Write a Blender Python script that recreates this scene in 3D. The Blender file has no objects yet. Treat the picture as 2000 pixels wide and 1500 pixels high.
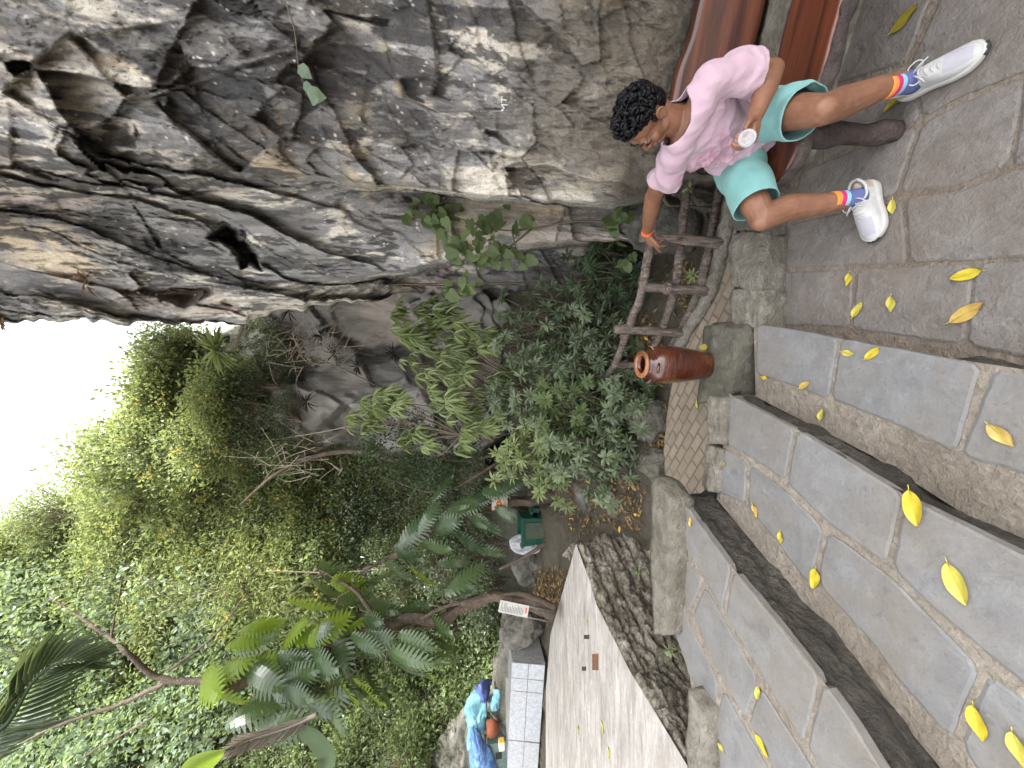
import bpy, bmesh, math, random
import numpy as np
from mathutils import Vector, Matrix, Quaternion

random.seed(7); RNG = np.random.default_rng(11)
R = math.radians
SC = bpy.context.scene
COL = SC.collection

# ------------------------------------------------------------------ camera, sky, sun, exposure
CAM_H, PITCH, FOC = 1.95, R(9.05), 722.0
cam = bpy.data.cameras.new("camera"); cam_o = bpy.data.objects.new("camera", cam); COL.objects.link(cam_o)
cam.sensor_fit = 'HORIZONTAL'; cam.sensor_width = 36.0; cam.lens = 36.0 * FOC / 2000.0
cam.clip_start = 0.02; cam.clip_end = 500.0
_look = Vector((0, math.cos(PITCH), -math.sin(PITCH))); _rt = Vector((1, 0, 0)); _dn = _look.cross(_rt)
# the phone was held on its side: the picture's right edge is the way down
_m = Matrix((_dn, _rt, -_look)).transposed().to_4x4(); _m.translation = (0, 0, CAM_H)
cam_o.matrix_world = _m
SC.camera = cam_o

SUN_DIR = Vector((0.62, -0.16, 0.77)).normalized()
world = bpy.data.worlds.new("World"); SC.world = world; world.use_nodes = True
_nt = world.node_tree; _bg = _nt.nodes["Background"]
_sky = _nt.nodes.new("ShaderNodeTexSky"); _sky.sky_type = 'NISHITA'; _sky.sun_disc = False
_sky.sun_elevation = math.asin(SUN_DIR.z); _sky.sun_rotation = math.atan2(SUN_DIR.x, SUN_DIR.y)
_sky.air_density = 1.0; _sky.dust_density = 4.0; _sky.ozone_density = 1.0
_hs = _nt.nodes.new("ShaderNodeHueSaturation"); _hs.inputs["Saturation"].default_value = 0.12
_nt.links.new(_sky.outputs[0], _hs.inputs["Color"]); _nt.links.new(_hs.outputs[0], _bg.inputs[0])
_bg.inputs[1].default_value = 0.15
sun = bpy.data.lights.new("sun", 'SUN'); sun.energy = 3.0; sun.angle = R(10); sun.color = (1, 0.97, 0.92)
sun_o = bpy.data.objects.new("sun", sun); COL.objects.link(sun_o)
sun_o.rotation_euler = SUN_DIR.to_track_quat('Z', 'Y').to_euler()
SC.view_settings.view_transform = 'Standard'; SC.view_settings.look = 'None'
SC.view_settings.gamma = 1.0; SC.view_settings.exposure = 2.9

SC.cycles.max_bounces = 6; SC.cycles.diffuse_bounces = 4; SC.cycles.glossy_bounces = 2; SC.cycles.transmission_bounces = 6
# ------------------------------------------------------------------ rays through the measured photo points
CP, SP = math.cos(PITCH), math.sin(PITCH)
def ray(px, py):
    a = (px - 1000) / FOC; b = (750 - py) / FOC
    return b, CP - a * SP, -(a * CP + SP)
def QZ(px, py, z):
    x, y, d = ray(px, py); t = (z - CAM_H) / d
    return Vector((x * t, y * t, z))
def QY(px, py, Y):
    x, y, d = ray(px, py); t = Y / y
    return Vector((x * t, Y, CAM_H + d * t))
def TE(px, py):
    x, y, d = ray(px, py)
    return x / y, d / math.hypot(x, y)       # tan azimuth, slope over horizontal distance

# ------------------------------------------------------------------ noise
def _hash(ix, iy, iz, seed):
    n = (ix * 374761393 + iy * 668265263 + iz * 2147483647 + seed * 1274126177) & 0xffffffff
    n = ((n ^ (n >> 13)) * 1274126177) & 0xffffffff
    n = (n ^ (n >> 16)) & 0xffffffff
    return n.astype(np.float64) / 4294967295.0 * 2 - 1
def vnoise(p, seed=0):
    p = np.asarray(p, float); i = np.floor(p).astype(np.int64); f = p - i
    u = f * f * f * (f * (f * 6 - 15) + 10)
    r = 0
    for dx in (0, 1):
        wx = u[:, 0] if dx else 1 - u[:, 0]
        for dy in (0, 1):
            wy = u[:, 1] if dy else 1 - u[:, 1]
            for dz in (0, 1):
                wz = u[:, 2] if dz else 1 - u[:, 2]
                r = r + wx * wy * wz * _hash(i[:, 0] + dx, i[:, 1] + dy, i[:, 2] + dz, seed)
    return r
def fbm(p, octv=4, seed=0, gain=0.5, lac=2.03):
    a, s, r = 1.0, 0.0, 0
    p = np.asarray(p, float)
    for k in range(octv):
        r = r + a * vnoise(p, seed + k * 17); s += a; a *= gain; p = p * lac + 3.1
    return r / s
def ridged(p, octv=4, seed=0):
    a, s, r = 1.0, 0.0, 0
    p = np.asarray(p, float)
    for k in range(octv):
        r = r + a * (1 - 2 * np.abs(vnoise(p, seed + k * 13))); s += a; a *= 0.5; p = p * 2.07 + 1.7
    return r / s
def sstep(a, b, x):
    t = np.clip((np.asarray(x, float) - a) / (b - a), 0, 1); return t * t * (3 - 2 * t)

# ------------------------------------------------------------------ objects and labels
def tag(o, label=None, cat=None, group=None, kind=None):
    if label: o["label"] = label
    if cat: o["category"] = cat
    if group: o["group"] = group
    if kind: o["kind"] = kind
    return o
def link(o, parent=None):
    COL.objects.link(o)
    if parent is not None: o.parent = parent
    return o
def empty(name, loc, label, cat, group=None):
    o = bpy.data.objects.new(name, None); o.empty_display_size = 0.1; link(o); o.location = loc
    tag(o, label, cat, group); return o
def mesh_obj(name, verts, faces, mat, parent=None, smooth=True, attrs=None, origin=None):
    me = bpy.data.meshes.new(name)
    verts = np.asarray(verts, float).reshape(-1, 3)
    off = np.zeros(3)
    if parent is not None: off = off + np.array(parent_world(parent))
    if origin is not None: off = np.array(origin, float)
    me.from_pydata((verts - off).tolist(), [], faces if isinstance(faces, list) else faces.tolist())
    if attrs:
        for k, v in attrs.items():
            v = np.asarray(v, float)
            if v.ndim == 1:
                at = me.attributes.new(k, 'FLOAT', 'POINT'); at.data.foreach_set("value", v)
            else:
                at = me.color_attributes.new(k, 'FLOAT_COLOR', 'POINT')
                at.data.foreach_set("color", np.hstack([v, np.ones((len(v), 1))]).ravel())
    if smooth: me.polygons.foreach_set("use_smooth", np.ones(len(me.polygons), bool))
    for m in (mat if isinstance(mat, (list, tuple)) else [mat]): me.materials.append(m)
    o = bpy.data.objects.new(name, me); link(o, parent)
    if origin is not None and parent is None: o.location = origin
    return o
def parent_world(p):
    v = Vector((0, 0, 0))
    while p is not None: v = v + p.location; p = p.parent
    return v
def bm_obj(name, bm, mat, parent=None, smooth=True, origin=None):
    off = Vector((0, 0, 0))
    if parent is not None: off = parent_world(parent)
    if origin is not None: off = Vector(origin)
    if off.length > 0: bmesh.ops.translate(bm, vec=-off, verts=bm.verts)
    me = bpy.data.meshes.new(name); bm.to_mesh(me); bm.free()
    for f in me.polygons: f.use_smooth = smooth
    for m in (mat if isinstance(mat, (list, tuple)) else [mat]): me.materials.append(m)
    o = bpy.data.objects.new(name, me); link(o, parent)
    if origin is not None and parent is None: o.location = origin
    return o
def copy_tree(o, loc=None, rot=None, scale=None, label=None):
    c = o.copy(); COL.objects.link(c)
    if loc is not None: c.location = loc
    if rot is not None: c.rotation_euler = rot
    if scale is not None: c.scale = scale
    if label: c["label"] = label
    for ch in o.children:
        d = ch.copy(); COL.objects.link(d); d.parent = c
    return c
class MB:
    """collects vertices and faces of one mesh"""
    def __init__(s): s.v = []; s.f = []; s.n = 0; s.a = []; s.mi = []
    def add(s, v, f, a=None, mi=0):
        v = np.asarray(v, float).reshape(-1, 3); s.v.append(v)
        s.f += [tuple(int(i) + s.n for i in q) for q in f]; s.mi += [mi] * len(f)
        s.a.append(np.full(len(v), 0.5) if a is None else np.broadcast_to(np.asarray(a, float), (len(v),)))
        s.n += len(v)
    def build(s, name, mat, parent=None, smooth=True, origin=None):
        o = mesh_obj(name, np.vstack(s.v), s.f, mat, parent, smooth, {"tone": np.concatenate(s.a)}, origin)
        if any(s.mi): o.data.polygons.foreach_set("material_index", s.mi)
        return o
def tube(pts, rad, n=8, ell=None, caps=True, jit=0.0, seed=0):
    """tube along pts; rad per point; ell = (scale along side axis) ; returns v,f"""
    pts = [Vector(p) for p in pts]; k = len(pts)
    rad = [rad] * k if not hasattr(rad, '__len__') else list(rad)
    tan = [(pts[min(i + 1, k - 1)] - pts[max(i - 1, 0)]).normalized() for i in range(k)]
    ref = Vector((0, 0, 1)) if abs(tan[0].z) < 0.9 else Vector((1, 0, 0))
    side = tan[0].cross(ref).normalized()
    v, f = [], []
    rr = random.Random(seed)
    for i in range(k):
        side = (side - tan[i] * side.dot(tan[i])).normalized(); up = tan[i].cross(side)
        for j in range(n):
            a = 2 * math.pi * j / n; r = rad[i] * (1 + (rr.uniform(-jit, jit) if jit else 0))
            v.append(pts[i] + side * (math.cos(a) * r) + up * (math.sin(a) * r))
    for i in range(k - 1):
        for j in range(n):
            q = (j + 1) % n
            f.append((i * n + j, i * n + q, (i + 1) * n + q, (i + 1) * n + j))
    if caps:
        f.append(tuple(range(n - 1, -1, -1))); f.append(tuple((k - 1) * n + j for j in range(n)))
    return [tuple(p) for p in v], f
def spline(pts, n=6):
    """Catmull-Rom through pts"""
    P = [Vector(p) for p in pts]; P = [P[0] * 2 - P[1]] + P + [P[-1] * 2 - P[-2]]
    out = []
    for i in range(1, len(P) - 2):
        for k in range(n):
            t = k / n; a, b, c, d = P[i - 1], P[i], P[i + 1], P[i + 2]
            out.append(0.5 * ((2 * b) + (c - a) * t + (2 * a - 5 * b + 4 * c - d) * t * t + (3 * b - a - 3 * c + d) * t ** 3))
    out.append(P[-2]); return out
def lerps(vals, n):
    return list(np.interp(np.linspace(0, len(vals) - 1, n), range(len(vals)), vals))
def lathe(prof, n=48):
    v, f = [], []
    for (r, z) in prof:
        for j in range(n):
            a = 2 * math.pi * j / n; v.append((r * math.cos(a), r * math.sin(a), z))
    for i in range(len(prof) - 1):
        for j in range(n):
            q = (j + 1) % n; f.append((i * n + j, i * n + q, (i + 1) * n + q, (i + 1) * n + j))
    return v, f
def sphere(c, r, nu=16, nv=10, M=None):
    """ellipsoid; r = 3 radii; M 3x3 columns = axes"""
    c = Vector(c); r = Vector(r) if hasattr(r, '__len__') else Vector((r, r, r))
    v = []; f = []
    for i in range(nv + 1):
        t = math.pi * i / nv
        for j in range(nu):
            a = 2 * math.pi * j / nu
            p = Vector((r.x * math.sin(t) * math.cos(a), r.y * math.sin(t) * math.sin(a), r.z * math.cos(t)))
            v.append(c + (M @ p if M else p))
    for i in range(nv):
        for j in range(nu):
            q = (j + 1) % nu; f.append((i * nu + j, (i + 1) * nu + j, (i + 1) * nu + q, i * nu + q))
    return [tuple(p) for p in v], f
def remesh(mb, vox, smooth=2, sfac=0.5):
    """one continuous surface out of overlapping closed shapes; returns bmesh"""
    me = bpy.data.meshes.new("tmp"); me.from_pydata(np.vstack(mb.v).tolist(), [], mb.f)
    o = bpy.data.objects.new("tmp", me); COL.objects.link(o)
    m = o.modifiers.new("r", 'REMESH'); m.mode = 'VOXEL'; m.voxel_size = vox; m.adaptivity = 0
    if smooth:
        s = o.modifiers.new("s", 'SMOOTH'); s.iterations = smooth; s.factor = sfac
    dg = bpy.context.evaluated_depsgraph_get(); ev = o.evaluated_get(dg)
    bm = bmesh.new(); bm.from_mesh(ev.to_mesh()); ev.to_mesh_clear()
    bpy.data.objects.remove(o); bpy.data.meshes.remove(me)
    return bm

# ------------------------------------------------------------------ materials
class N:
    def __init__(s, name):
        s.m = bpy.data.materials.new(name); s.m.use_nodes = True; s.t = s.m.node_tree
        s.b = s.t.nodes["Principled BSDF"]; s.o = s.t.nodes["Material Output"]
    def node(s, typ, **kw):
        n = s.t.nodes.new(typ)
        for k, v in kw.items():
            if k in n.inputs: n.inputs[k].default_value = v
            else: setattr(n, k, v)
        return n
    def l(s, a, b): s.t.links.new(a, b)
    def coords(s, scale=(1, 1, 1), kind='Object', rot=(0, 0, 0)):
        if kind == 'World':
            tc = s.node("ShaderNodeNewGeometry").outputs["Position"]
        else: tc = s.node("ShaderNodeTexCoord").outputs[kind]
        mp = s.node("ShaderNodeMapping"); mp.inputs["Scale"].default_value = scale; mp.inputs["Rotation"].default_value = rot
        s.l(tc, mp.inputs["Vector"]); return mp.outputs[0]
    def noise(s, vec, scale, detail=6, rough=0.6, dist=0.0):
        n = s.node("ShaderNodeTexNoise", Scale=scale, Detail=detail, Roughness=rough, Distortion=dist)
        s.l(vec, n.inputs["Vector"]); return n.outputs["Fac"]
    def ramp(s, fac, stops, interp='LINEAR'):
        n = s.node("ShaderNodeValToRGB"); e = n.color_ramp.elements; n.color_ramp.interpolation = interp
        while len(e) < len(stops): e.new(0.5)
        for i, (p, c) in enumerate(stops):
            e[i].position = p; e[i].color = (c, c, c, 1) if not hasattr(c, '__len__') else (*c, 1)
        s.l(fac, n.inputs[0]); return n.outputs[0]
    def mix(s, fac, a, b, mode='MIX'):
        n = s.node("ShaderNodeMix", data_type='RGBA', blend_type=mode)
        for i, v in ((0, fac), (6, a), (7, b)):
            if hasattr(v, 'links'): s.l(v, n.inputs[i])
            elif hasattr(v, '__len__'): n.inputs[i].default_value = (*v, 1)
            else: n.inputs[i].default_value = v
        return n.outputs[2]
    def math(s, op, a, b=0.0):
        n = s.node("ShaderNodeMath", operation=op)
        for i, v in ((0, a), (1, b)):
            if hasattr(v, 'links'): s.l(v, n.inputs[i])
            else: n.inputs[i].default_value = v
        return n.outputs[0]
    def attr(s, name, out="Fac"):
        return s.node("ShaderNodeAttribute", attribute_name=name).outputs[out]
    def bump(s, h, dist=0.01, strength=1.0):
        n = s.node("ShaderNodeBump", Strength=strength, Distance=dist); s.l(h, n.inputs["Height"])
        s.l(n.outputs[0], s.b.inputs["Normal"]); return n
    def set(s, col=None, rough=None, spec=None, **kw):
        for k, v in (("Base Color", col), ("Roughness", rough), ("Specular IOR Level", spec)):
            if v is None: continue
            if hasattr(v, 'links'): s.l(v, s.b.inputs[k])
            elif hasattr(v, '__len__'): s.b.inputs[k].default_value = (*v, 1)
            else: s.b.inputs[k].default_value = v
        for k, v in kw.items(): s.b.inputs[k.replace('_', ' ')].default_value = v
        return s.m
def simple(name, col, rough=0.7, var=0.25, scale=30, bump=0.0, spec=0.3, **kw):
    n = N(name); v = n.coords(); f = n.noise(v, scale)
    c = n.mix(n.ramp(f, [(0.3, 0.0), (0.7, 1.0)]), [x * (1 - var) for x in col], [min(1, x * (1 + var)) for x in col])
    if bump: n.bump(f, bump)
    return n.set(c, rough, spec, **kw)
def leaf_mat(name, dark, light, trans=0.35, rough=0.4, yellow=None):
    n = N(name); t = n.attr("tone")
    v = n.coords(); f = n.noise(v, 14, 3)
    c = n.mix(t, dark, light)
    c = n.mix(n.math('MULTIPLY', f, 0.5), c, [x * 0.6 for x in dark])
    if yellow is not None:
        c = n.mix(n.ramp(t, [(0.93, 0.0), (0.97, 1.0)]), c, yellow)
    n.set(c, rough if rough < .3 else max(rough, .42), .45 if rough < .3 else .22)
    tr = n.node("ShaderNodeBsdfTranslucent")
    cc = n.mix(0.5, c, (0.38, 0.46, 0.14), 'MIX'); n.l(cc, tr.inputs[0])
    mx = n.node("ShaderNodeMixShader"); mx.inputs[0].default_value = trans
    n.l(n.b.outputs[0], mx.inputs[1]); n.l(tr.outputs[0], mx.inputs[2]); n.l(mx.outputs[0], n.o.inputs[0])
    return n.m
# ------------------------------------------------------------------ stone materials
def slab_mat(name, a, b, stain, stain_amt=0.5, bump=0.006, sc=9):
    n = N(name); v = n.coords(kind='World')
    f1 = n.noise(v, sc, 8, 0.62, 0.4); f2 = n.noise(v, 2.3, 5, 0.6, 0.8); f3 = n.noise(v, 70, 4, 0.7); f4 = n.noise(v, 26, 6, 0.7, 0.6)
    f5 = n.noise(v, 1.1, 6, 0.68, 1.2); f6 = n.noise(v, 7, 5, 0.7, 0.8); t = n.attr("tone")
    c = n.mix(n.ramp(f1, [(0.3, 0), (0.72, 1)]), a, b)
    c = n.mix(n.math('MULTIPLY', n.ramp(f2, [(0.42, 0), (0.66, 1)]), stain_amt), c, stain)
    c = n.mix(n.math('MULTIPLY', n.ramp(f4, [(0.55, 0), (0.75, 1)]), 0.35), c, [x * 1.5 for x in b])
    c = n.mix(n.ramp(f3, [(0.25, 0.0), (0.45, 1.0)]), n.mix(0.45, c, (0.03, 0.03, 0.03)), c)
    c = n.mix(n.math('ADD', n.math('MULTIPLY', t, 0.6), 0.0), c, n.mix(0.5, c, (0.1, 0.095, 0.09)), 'MIX')
    c = n.mix(n.ramp(f5, [(0.44, 0), (0.6, 0.5)]), c, stain); c = n.mix(n.ramp(f6, [(0.60, 0), (0.68, 0.35)]), c, [x * .55 for x in a]); c = n.mix(n.ramp(f6, [(0.30, 0.35), (0.37, 0)]), c, [min(1, x * 1.35) for x in b])
    h = n.math('ADD', n.math('MULTIPLY', f1, 1.0), n.math('MULTIPLY', f3, 0.18)); h = n.math('ADD', h, n.math('MULTIPLY', f4, 0.5))
    n.bump(h, bump)
    return n.set(c, n.ramp(f2, [(0.3, 0.62), (0.7, 0.85)]), 0.35)
M_SLAB = slab_mat("grey_slate", (0.120, 0.120, 0.123), (0.19, 0.189, 0.190), (0.145, 0.125, 0.10), 0.55, 0.006)
M_LAND = slab_mat("brown_grey_flagstone", (0.115, 0.102, 0.092), (0.19, 0.174, 0.162), (0.125, 0.10, 0.08), 0.5, 0.015, 11)
M_MORTAR = slab_mat("mortar", (0.17, 0.145, 0.115), (0.33, 0.29, 0.24), (0.13, 0.105, 0.08), 0.5, 0.02, 30)
M_LMORTAR = slab_mat("landing_mortar", (0.13, 0.105, 0.08), (0.24, 0.20, 0.16), (0.12, 0.09, 0.07), 0.5, 0.02, 30)
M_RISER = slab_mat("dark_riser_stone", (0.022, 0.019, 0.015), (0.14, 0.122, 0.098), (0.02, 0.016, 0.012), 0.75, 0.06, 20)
M_BLOCK = slab_mat("lichened_kerb_stone", (0.14, 0.125, 0.10), (0.33, 0.30, 0.25), (0.085, 0.075, 0.05), 0.6, 0.04, 17)
M_BLOCKD = slab_mat("mossy_dark_stone", (0.07, 0.063, 0.05), (0.20, 0.185, 0.15), (0.05, 0.05, 0.03), 0.7, 0.03, 14)
M_BOULD = slab_mat("boulder", (0.09, 0.083, 0.07), (0.27, 0.25, 0.215), (0.05, 0.05, 0.035), 0.8, 0.05, 11)
M_SOIL = slab_mat("soil", (0.035, 0.028, 0.02), (0.09, 0.07, 0.05), (0.05, 0.045, 0.025), 0.7, 0.03, 12)

def outline_jitter(P, step, amp, seed):
    rr = random.Random(seed); out = []
    for i in range(len(P)):
        a, b = P[i], P[(i + 1) % len(P)]; L = (b - a).length; k = max(1, int(L / step))
        nrm = Vector((-(b - a).y, (b - a).x, 0)).normalized()
        for q in range(k):
            out.append(a + (b - a) * (q / k) + nrm * (rr.uniform(-amp, amp) if q else 0) * 1.0)
    return out
def slab(mb, pxs, z, seed, thick=0.03, inset=0.010, tone=None, dz=0.0):
    P = [QZ(x, y, z) for x, y in pxs]
    area = sum(P[i].x * P[(i + 1) % len(P)].y - P[(i + 1) % len(P)].x * P[i].y for i in range(len(P)))
    if area < 0: P.reverse()
    # rounded corners, then a worn, slightly ragged outline
    Q = []
    for i in range(len(P)):
        p, q, r = P[i - 1], P[i], P[(i + 1) % len(P)]
        d1 = min(0.02, (p - q).length * 0.2); d2 = min(0.02, (r - q).length * 0.2)
        Q += [q + (p - q).normalized() * d1, q + (r - q).normalized() * d2]
    O = outline_jitter(Q, 0.035, 0.0028, seed); n = len(O)
    In = []
    for i in range(n):
        t = (O[(i + 1) % n] - O[i - 1]).normalized(); In.append(O[i] + Vector((-t.y, t.x, 0)) * inset)
    v = [(p.x, p.y, z - thick + dz) for p in O] + [(p.x, p.y, z - 0.004 + dz) for p in O] + [(p.x, p.y, z + dz) for p in In]
    f = [(k * n + i, k * n + (i + 1) % n, (k + 1) * n + (i + 1) % n, (k + 1) * n + i) for k in (0, 1) for i in range(n)]
    f.append(tuple(2 * n + i for i in range(n)))
    mb.add(v, f, random.Random(seed * 3 + 1).uniform(0.0, 0.7) if tone is None else tone)
def poly(mb, P, z=None, tone=0.3):
    v = [(p[0], p[1], p[2] if z is None else z) for p in P]
    area = sum(v[i][0] * v[(i + 1) % len(v)][1] - v[(i + 1) % len(v)][0] * v[i][1] for i in range(len(v)))
    if area < 0: v.reverse()
    mb.add(v, [tuple(range(len(v)))], tone)
def strip_wall(mb, line, z0, z1, amp, seed, step=0.02, under=0.0, tone=0.4, rows=12):
    """rough vertical face below a polyline (line runs so that the face looks to its right side)"""
    pts = []
    for a, b in zip(line[:-1], line[1:]):
        k = max(1, int((b - a).length / step)); pts += [a + (b - a) * (i / k) for i in range(k)]
    pts.append(line[-1]); n = len(pts)
    T = [(pts[min(i + 1, n - 1)] - pts[max(i - 1, 0)]).normalized() for i in range(n)]
    V = []; W = []
    for j in range(rows + 1):
        z = z0 + (z1 - z0) * j / rows
        for i in range(n): V.append((pts[i].x, pts[i].y, z)); W.append((T[i].y, -T[i].x, 0))
    V = np.array(V); W = np.array(W)
    d = fbm(V * np.array([9, 9, 14]), 4, seed) * amp + np.abs(vnoise(V * np.array([3, 3, 9]), seed + 5)) * amp * 0.8 - under
    V = V + W * d[:, None]
    f = [(j * n + i, j * n + i + 1, (j + 1) * n + i + 1, (j + 1) * n + i) for j in range(rows) for i in range(n - 1)]
    mb.add(V, f, tone)
def block(mb, quad, z0, z1, amp, seed, nx=26, ny=16, nz=10, tone=0.35, taper=0.0):
    """rough stone on a plan quad"""
    A, B, C, D = [np.array((q[0], q[1])) for q in quad]; cen = (A + B + C + D) / 4
    def P(u, w, h):
        p = (A * (1 - u) + B * u) * (1 - w) + (D * (1 - u) + C * u) * w
        return np.array([*(cen + (p - cen) * (1 - taper * h)), z0 + (z1 - z0) * h])
    V, F, idx = [], [], {}
    def gid(i, j, k):
        if (i, j, k) not in idx: idx[(i, j, k)] = len(V); V.append(P(i / nx, j / ny, k / nz))
        return idx[(i, j, k)]
    for i in range(nx):
        for j in range(ny):
            F.append((gid(i, j, nz), gid(i + 1, j, nz), gid(i + 1, j + 1, nz), gid(i, j + 1, nz)))
            F.append((gid(i, j + 1, 0), gid(i + 1, j + 1, 0), gid(i + 1, j, 0), gid(i, j, 0)))
    for k in range(nz):
        for i in range(nx):
            F.append((gid(i, 0, k), gid(i + 1, 0, k), gid(i + 1, 0, k + 1), gid(i, 0, k + 1)))
            F.append((gid(i + 1, ny, k), gid(i, ny, k), gid(i, ny, k + 1), gid(i + 1, ny, k + 1)))
        for j in range(ny):
            F.append((gid(0, j + 1, k), gid(0, j, k), gid(0, j, k + 1), gid(0, j + 1, k + 1)))
            F.append((gid(nx, j, k), gid(nx, j + 1, k), gid(nx, j + 1, k + 1), gid(nx, j, k + 1)))
    V = np.array(V); c = V.mean(0)
    ext = V.max(0) - V.min(0)
    w = (V - c) / (ext / 2 + 1e-6); rr = np.linalg.norm(w, axis=1, keepdims=True)
    V = V - (V - c) * np.clip(rr - 1.3, 0, 1) * 0.10                 # knock the corners off
    dirn = (V - c); dirn = dirn / (np.linalg.norm(dirn, axis=1, keepdims=True) + 1e-6)
    V = V + dirn * (fbm(V * 7, 4, seed) * amp * 1.2 + ridged(V * 5, 4, seed + 3) * amp * 0.9 + fbm(V * 26, 3, seed + 7) * amp * .5)[:, None]
    mb.add(V, F, tone)
def stone(name, quad, z0, z1, amp, seed, mat, label, cat, group=None, **kw):
    mb = MB(); block(mb, quad, z0, z1, amp, seed, **kw)
    c = np.mean([(q[0], q[1]) for q in quad], axis=0)
    return tag(mb.build(name, mat, origin=(c[0], c[1], z0)), label, cat, group)
def unit_(a): return a / np.linalg.norm(a, axis=1, keepdims=True)
def boulder(name, c, r, seed, mat, label, group=None, amp=0.22, rot=0.0):
    v, f = sphere((0, 0, 0), 1.0, 72, 48); V = np.array(v)
    g_ = np.random.default_rng(seed); A_ = unit_(g_.normal(0, 1, (13, 3))); D_ = g_.uniform(.62, .95, 13)
    d = np.minimum(1.0, (D_[None] / np.maximum(V @ A_.T, .12)).min(1)); d = d + fbm(V * 2.2 + seed * 3.3, 5, seed) * amp * 1.1 + fbm(V * 9 + seed, 4, seed + 9) * .06
    V = V * d[:, None] * np.array(r)
    cr, sr = math.cos(rot), math.sin(rot); V = np.stack([V[:, 0] * cr - V[:, 1] * sr, V[:, 0] * sr + V[:, 1] * cr, V[:, 2]], 1)
    o = mesh_obj(name, V + np.array(c), f, mat, None, True, {"tone": np.full(len(V), 0.3)}, origin=c)
    return tag(o, label, "rock", group)

# ------------------------------------------------------------------ ground sheet
def ground_z(x, y):
    x = np.asarray(x, float); y = np.asarray(y, float)
    z = -0.12 + 0.55 * sstep(3.1, 5.6, y) + 0.45 * sstep(5.5, 8, y)
    left = sstep(-1.2, -1.9, x) * sstep(3.2, 4.0, y)
    z = np.maximum(z, left * (0.50 + 0.13 * sstep(4.95, 5.3, y)) - (1 - left) * 1.0)
    z = z + 0.30 * sstep(-0.2, -1.1, x) * sstep(3.0, 3.7, y) * sstep(6.5, 4.5, y) * (1 - sstep(-1.2, -1.9, x))
    return z
xs = np.concatenate([np.arange(-60, -9, 3), np.arange(-9, 6, 0.09), np.arange(6, 61, 3)])
ys = np.concatenate([np.arange(-60, -3, 3), np.arange(-3, 10, 0.09), np.arange(10, 91, 4)])
gx, gy = np.meshgrid(xs, ys); gz = ground_z(gx, gy)
P_ = np.stack([gx.ravel(), gy.ravel(), gz.ravel()], 1)
rough = sstep(2.9, 3.3, P_[:, 1])
P_[:, 2] += fbm(P_ * np.array([4, 4, 0]), 4, 3) * (0.01 + 0.07 * rough)
nx_, ny_ = len(xs), len(ys)
idx = np.arange(nx_ * ny_).reshape(ny_, nx_)
F_ = np.stack([idx[:-1, :-1], idx[:-1, 1:], idx[1:, 1:], idx[1:, :-1]], -1).reshape(-1, 4)
tag(mesh_obj("ground", P_, F_, M_SOIL, attrs={"tone": np.full(len(P_), .3)}), kind="structure")

# ------------------------------------------------------------------ landing and steps
Z1, Z2, Z3, ZT = 0.17, 0.34, 0.57, 0.64
mb = MB(); poly(mb, [(-0.2, -2.5), (6, -2.5), (6, 2.2), (0.8, 2.35), (0.85, 2.0), (-0.2, 2.02)], -0.008)
land = tag(mb.build("landing", M_LMORTAR), kind="structure")
mb = MB()
LAND = [
 [(1531,533),(1596,529),(1668,526),(1656,640),(1527,634)], [(1674,527),(1770,523),(1900,516),(1880,672),(1662,643)],
 [(1907,516),(2000,510),(2400,485),(2400,780),(1888,673)],
 [(1533,522),(1768,515),(1758,389),(1690,405),(1538,438)], [(1776,513),(2000,502),(2400,470),(2400,265),(2000,331),(1970,334),(1875,373),(1767,387)],
 [(1540,428),(1600,416),(1690,398),(1747,380),(1790,246),(1685,286),(1565,334)], [(1754,376),(1870,361),(1966,320),(1985,236),(1997,150),(1880,199),(1798,242)],
 [(1975,322),(2000,320),(2400,250),(2400,10),(2003,147),(1992,240)],
 [(1562,326),(1680,277),(1795,232),(1768,128),(1640,170),(1590,200)], [(1802,229),(1870,189),(2000,138),(2400,-10),(2400,-500),(1960,-260),(1776,124)],
 [(1570,190),(1640,160),(1766,120),(1860,-120),(1720,-160),(1590,0)], [(1872,-126),(1960,-270),(2300,-520),(1900,-900),(1700,-500),(1740,-170)]]
for i, p in enumerate(LAND): slab(mb, p, 0.0, 100 + i, inset=0.009, dz=random.uniform(-0.003, 0.003))
tag(mb.build("flagstones", M_LAND, land, smooth=False))

E1 = [QZ(1470, 632, Z1), QZ(1488, 636, Z1), QZ(1640, 662, Z1), QZ(1800, 692, Z1), QZ(2000, 722, Z1), QZ(2500, 800, Z1), QZ(4200, 1010, Z1)]
E2 = [QZ(1422, 768, Z2), QZ(1430, 774, Z2), QZ(1554, 838, Z2), QZ(1762, 966, Z2), QZ(1980, 1076, Z2), QZ(2400, 1290, Z2), QZ(4200, 2200, Z2)]
E3 = [QZ(1326, 966, Z3), QZ(1332, 976, Z3), QZ(1428, 1108, Z3), QZ(1540, 1244, Z3), QZ(1600, 1324, Z3), QZ(1664, 1412, Z3), QZ(1716, 1500, Z3), QZ(1850, 1700, Z3), QZ(2400, 2500, Z3)]
def tread(edge, zt, zb, slabs, seed, backs, mat=M_SLAB):
    m1 = MB(); line = list(reversed(edge))
    poly(m1, list(edge) + backs, zt - 0.007)
    o = tag(m1.build("steps", M_MORTAR), kind="structure")
    m2 = MB(); strip_wall(m2, edge[::-1], zb, zt - 0.012, 0.034, seed, under=0.030, rows=16, step=.014)
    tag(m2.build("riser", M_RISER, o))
    m3 = MB()
    for i, p in enumerate(slabs): slab(m3, p, zt, seed + i, thick=0.04, dz=random.uniform(-0.002, 0.002))
    tag(m3.build("slabs", mat, o, smooth=False))
    return o
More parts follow.
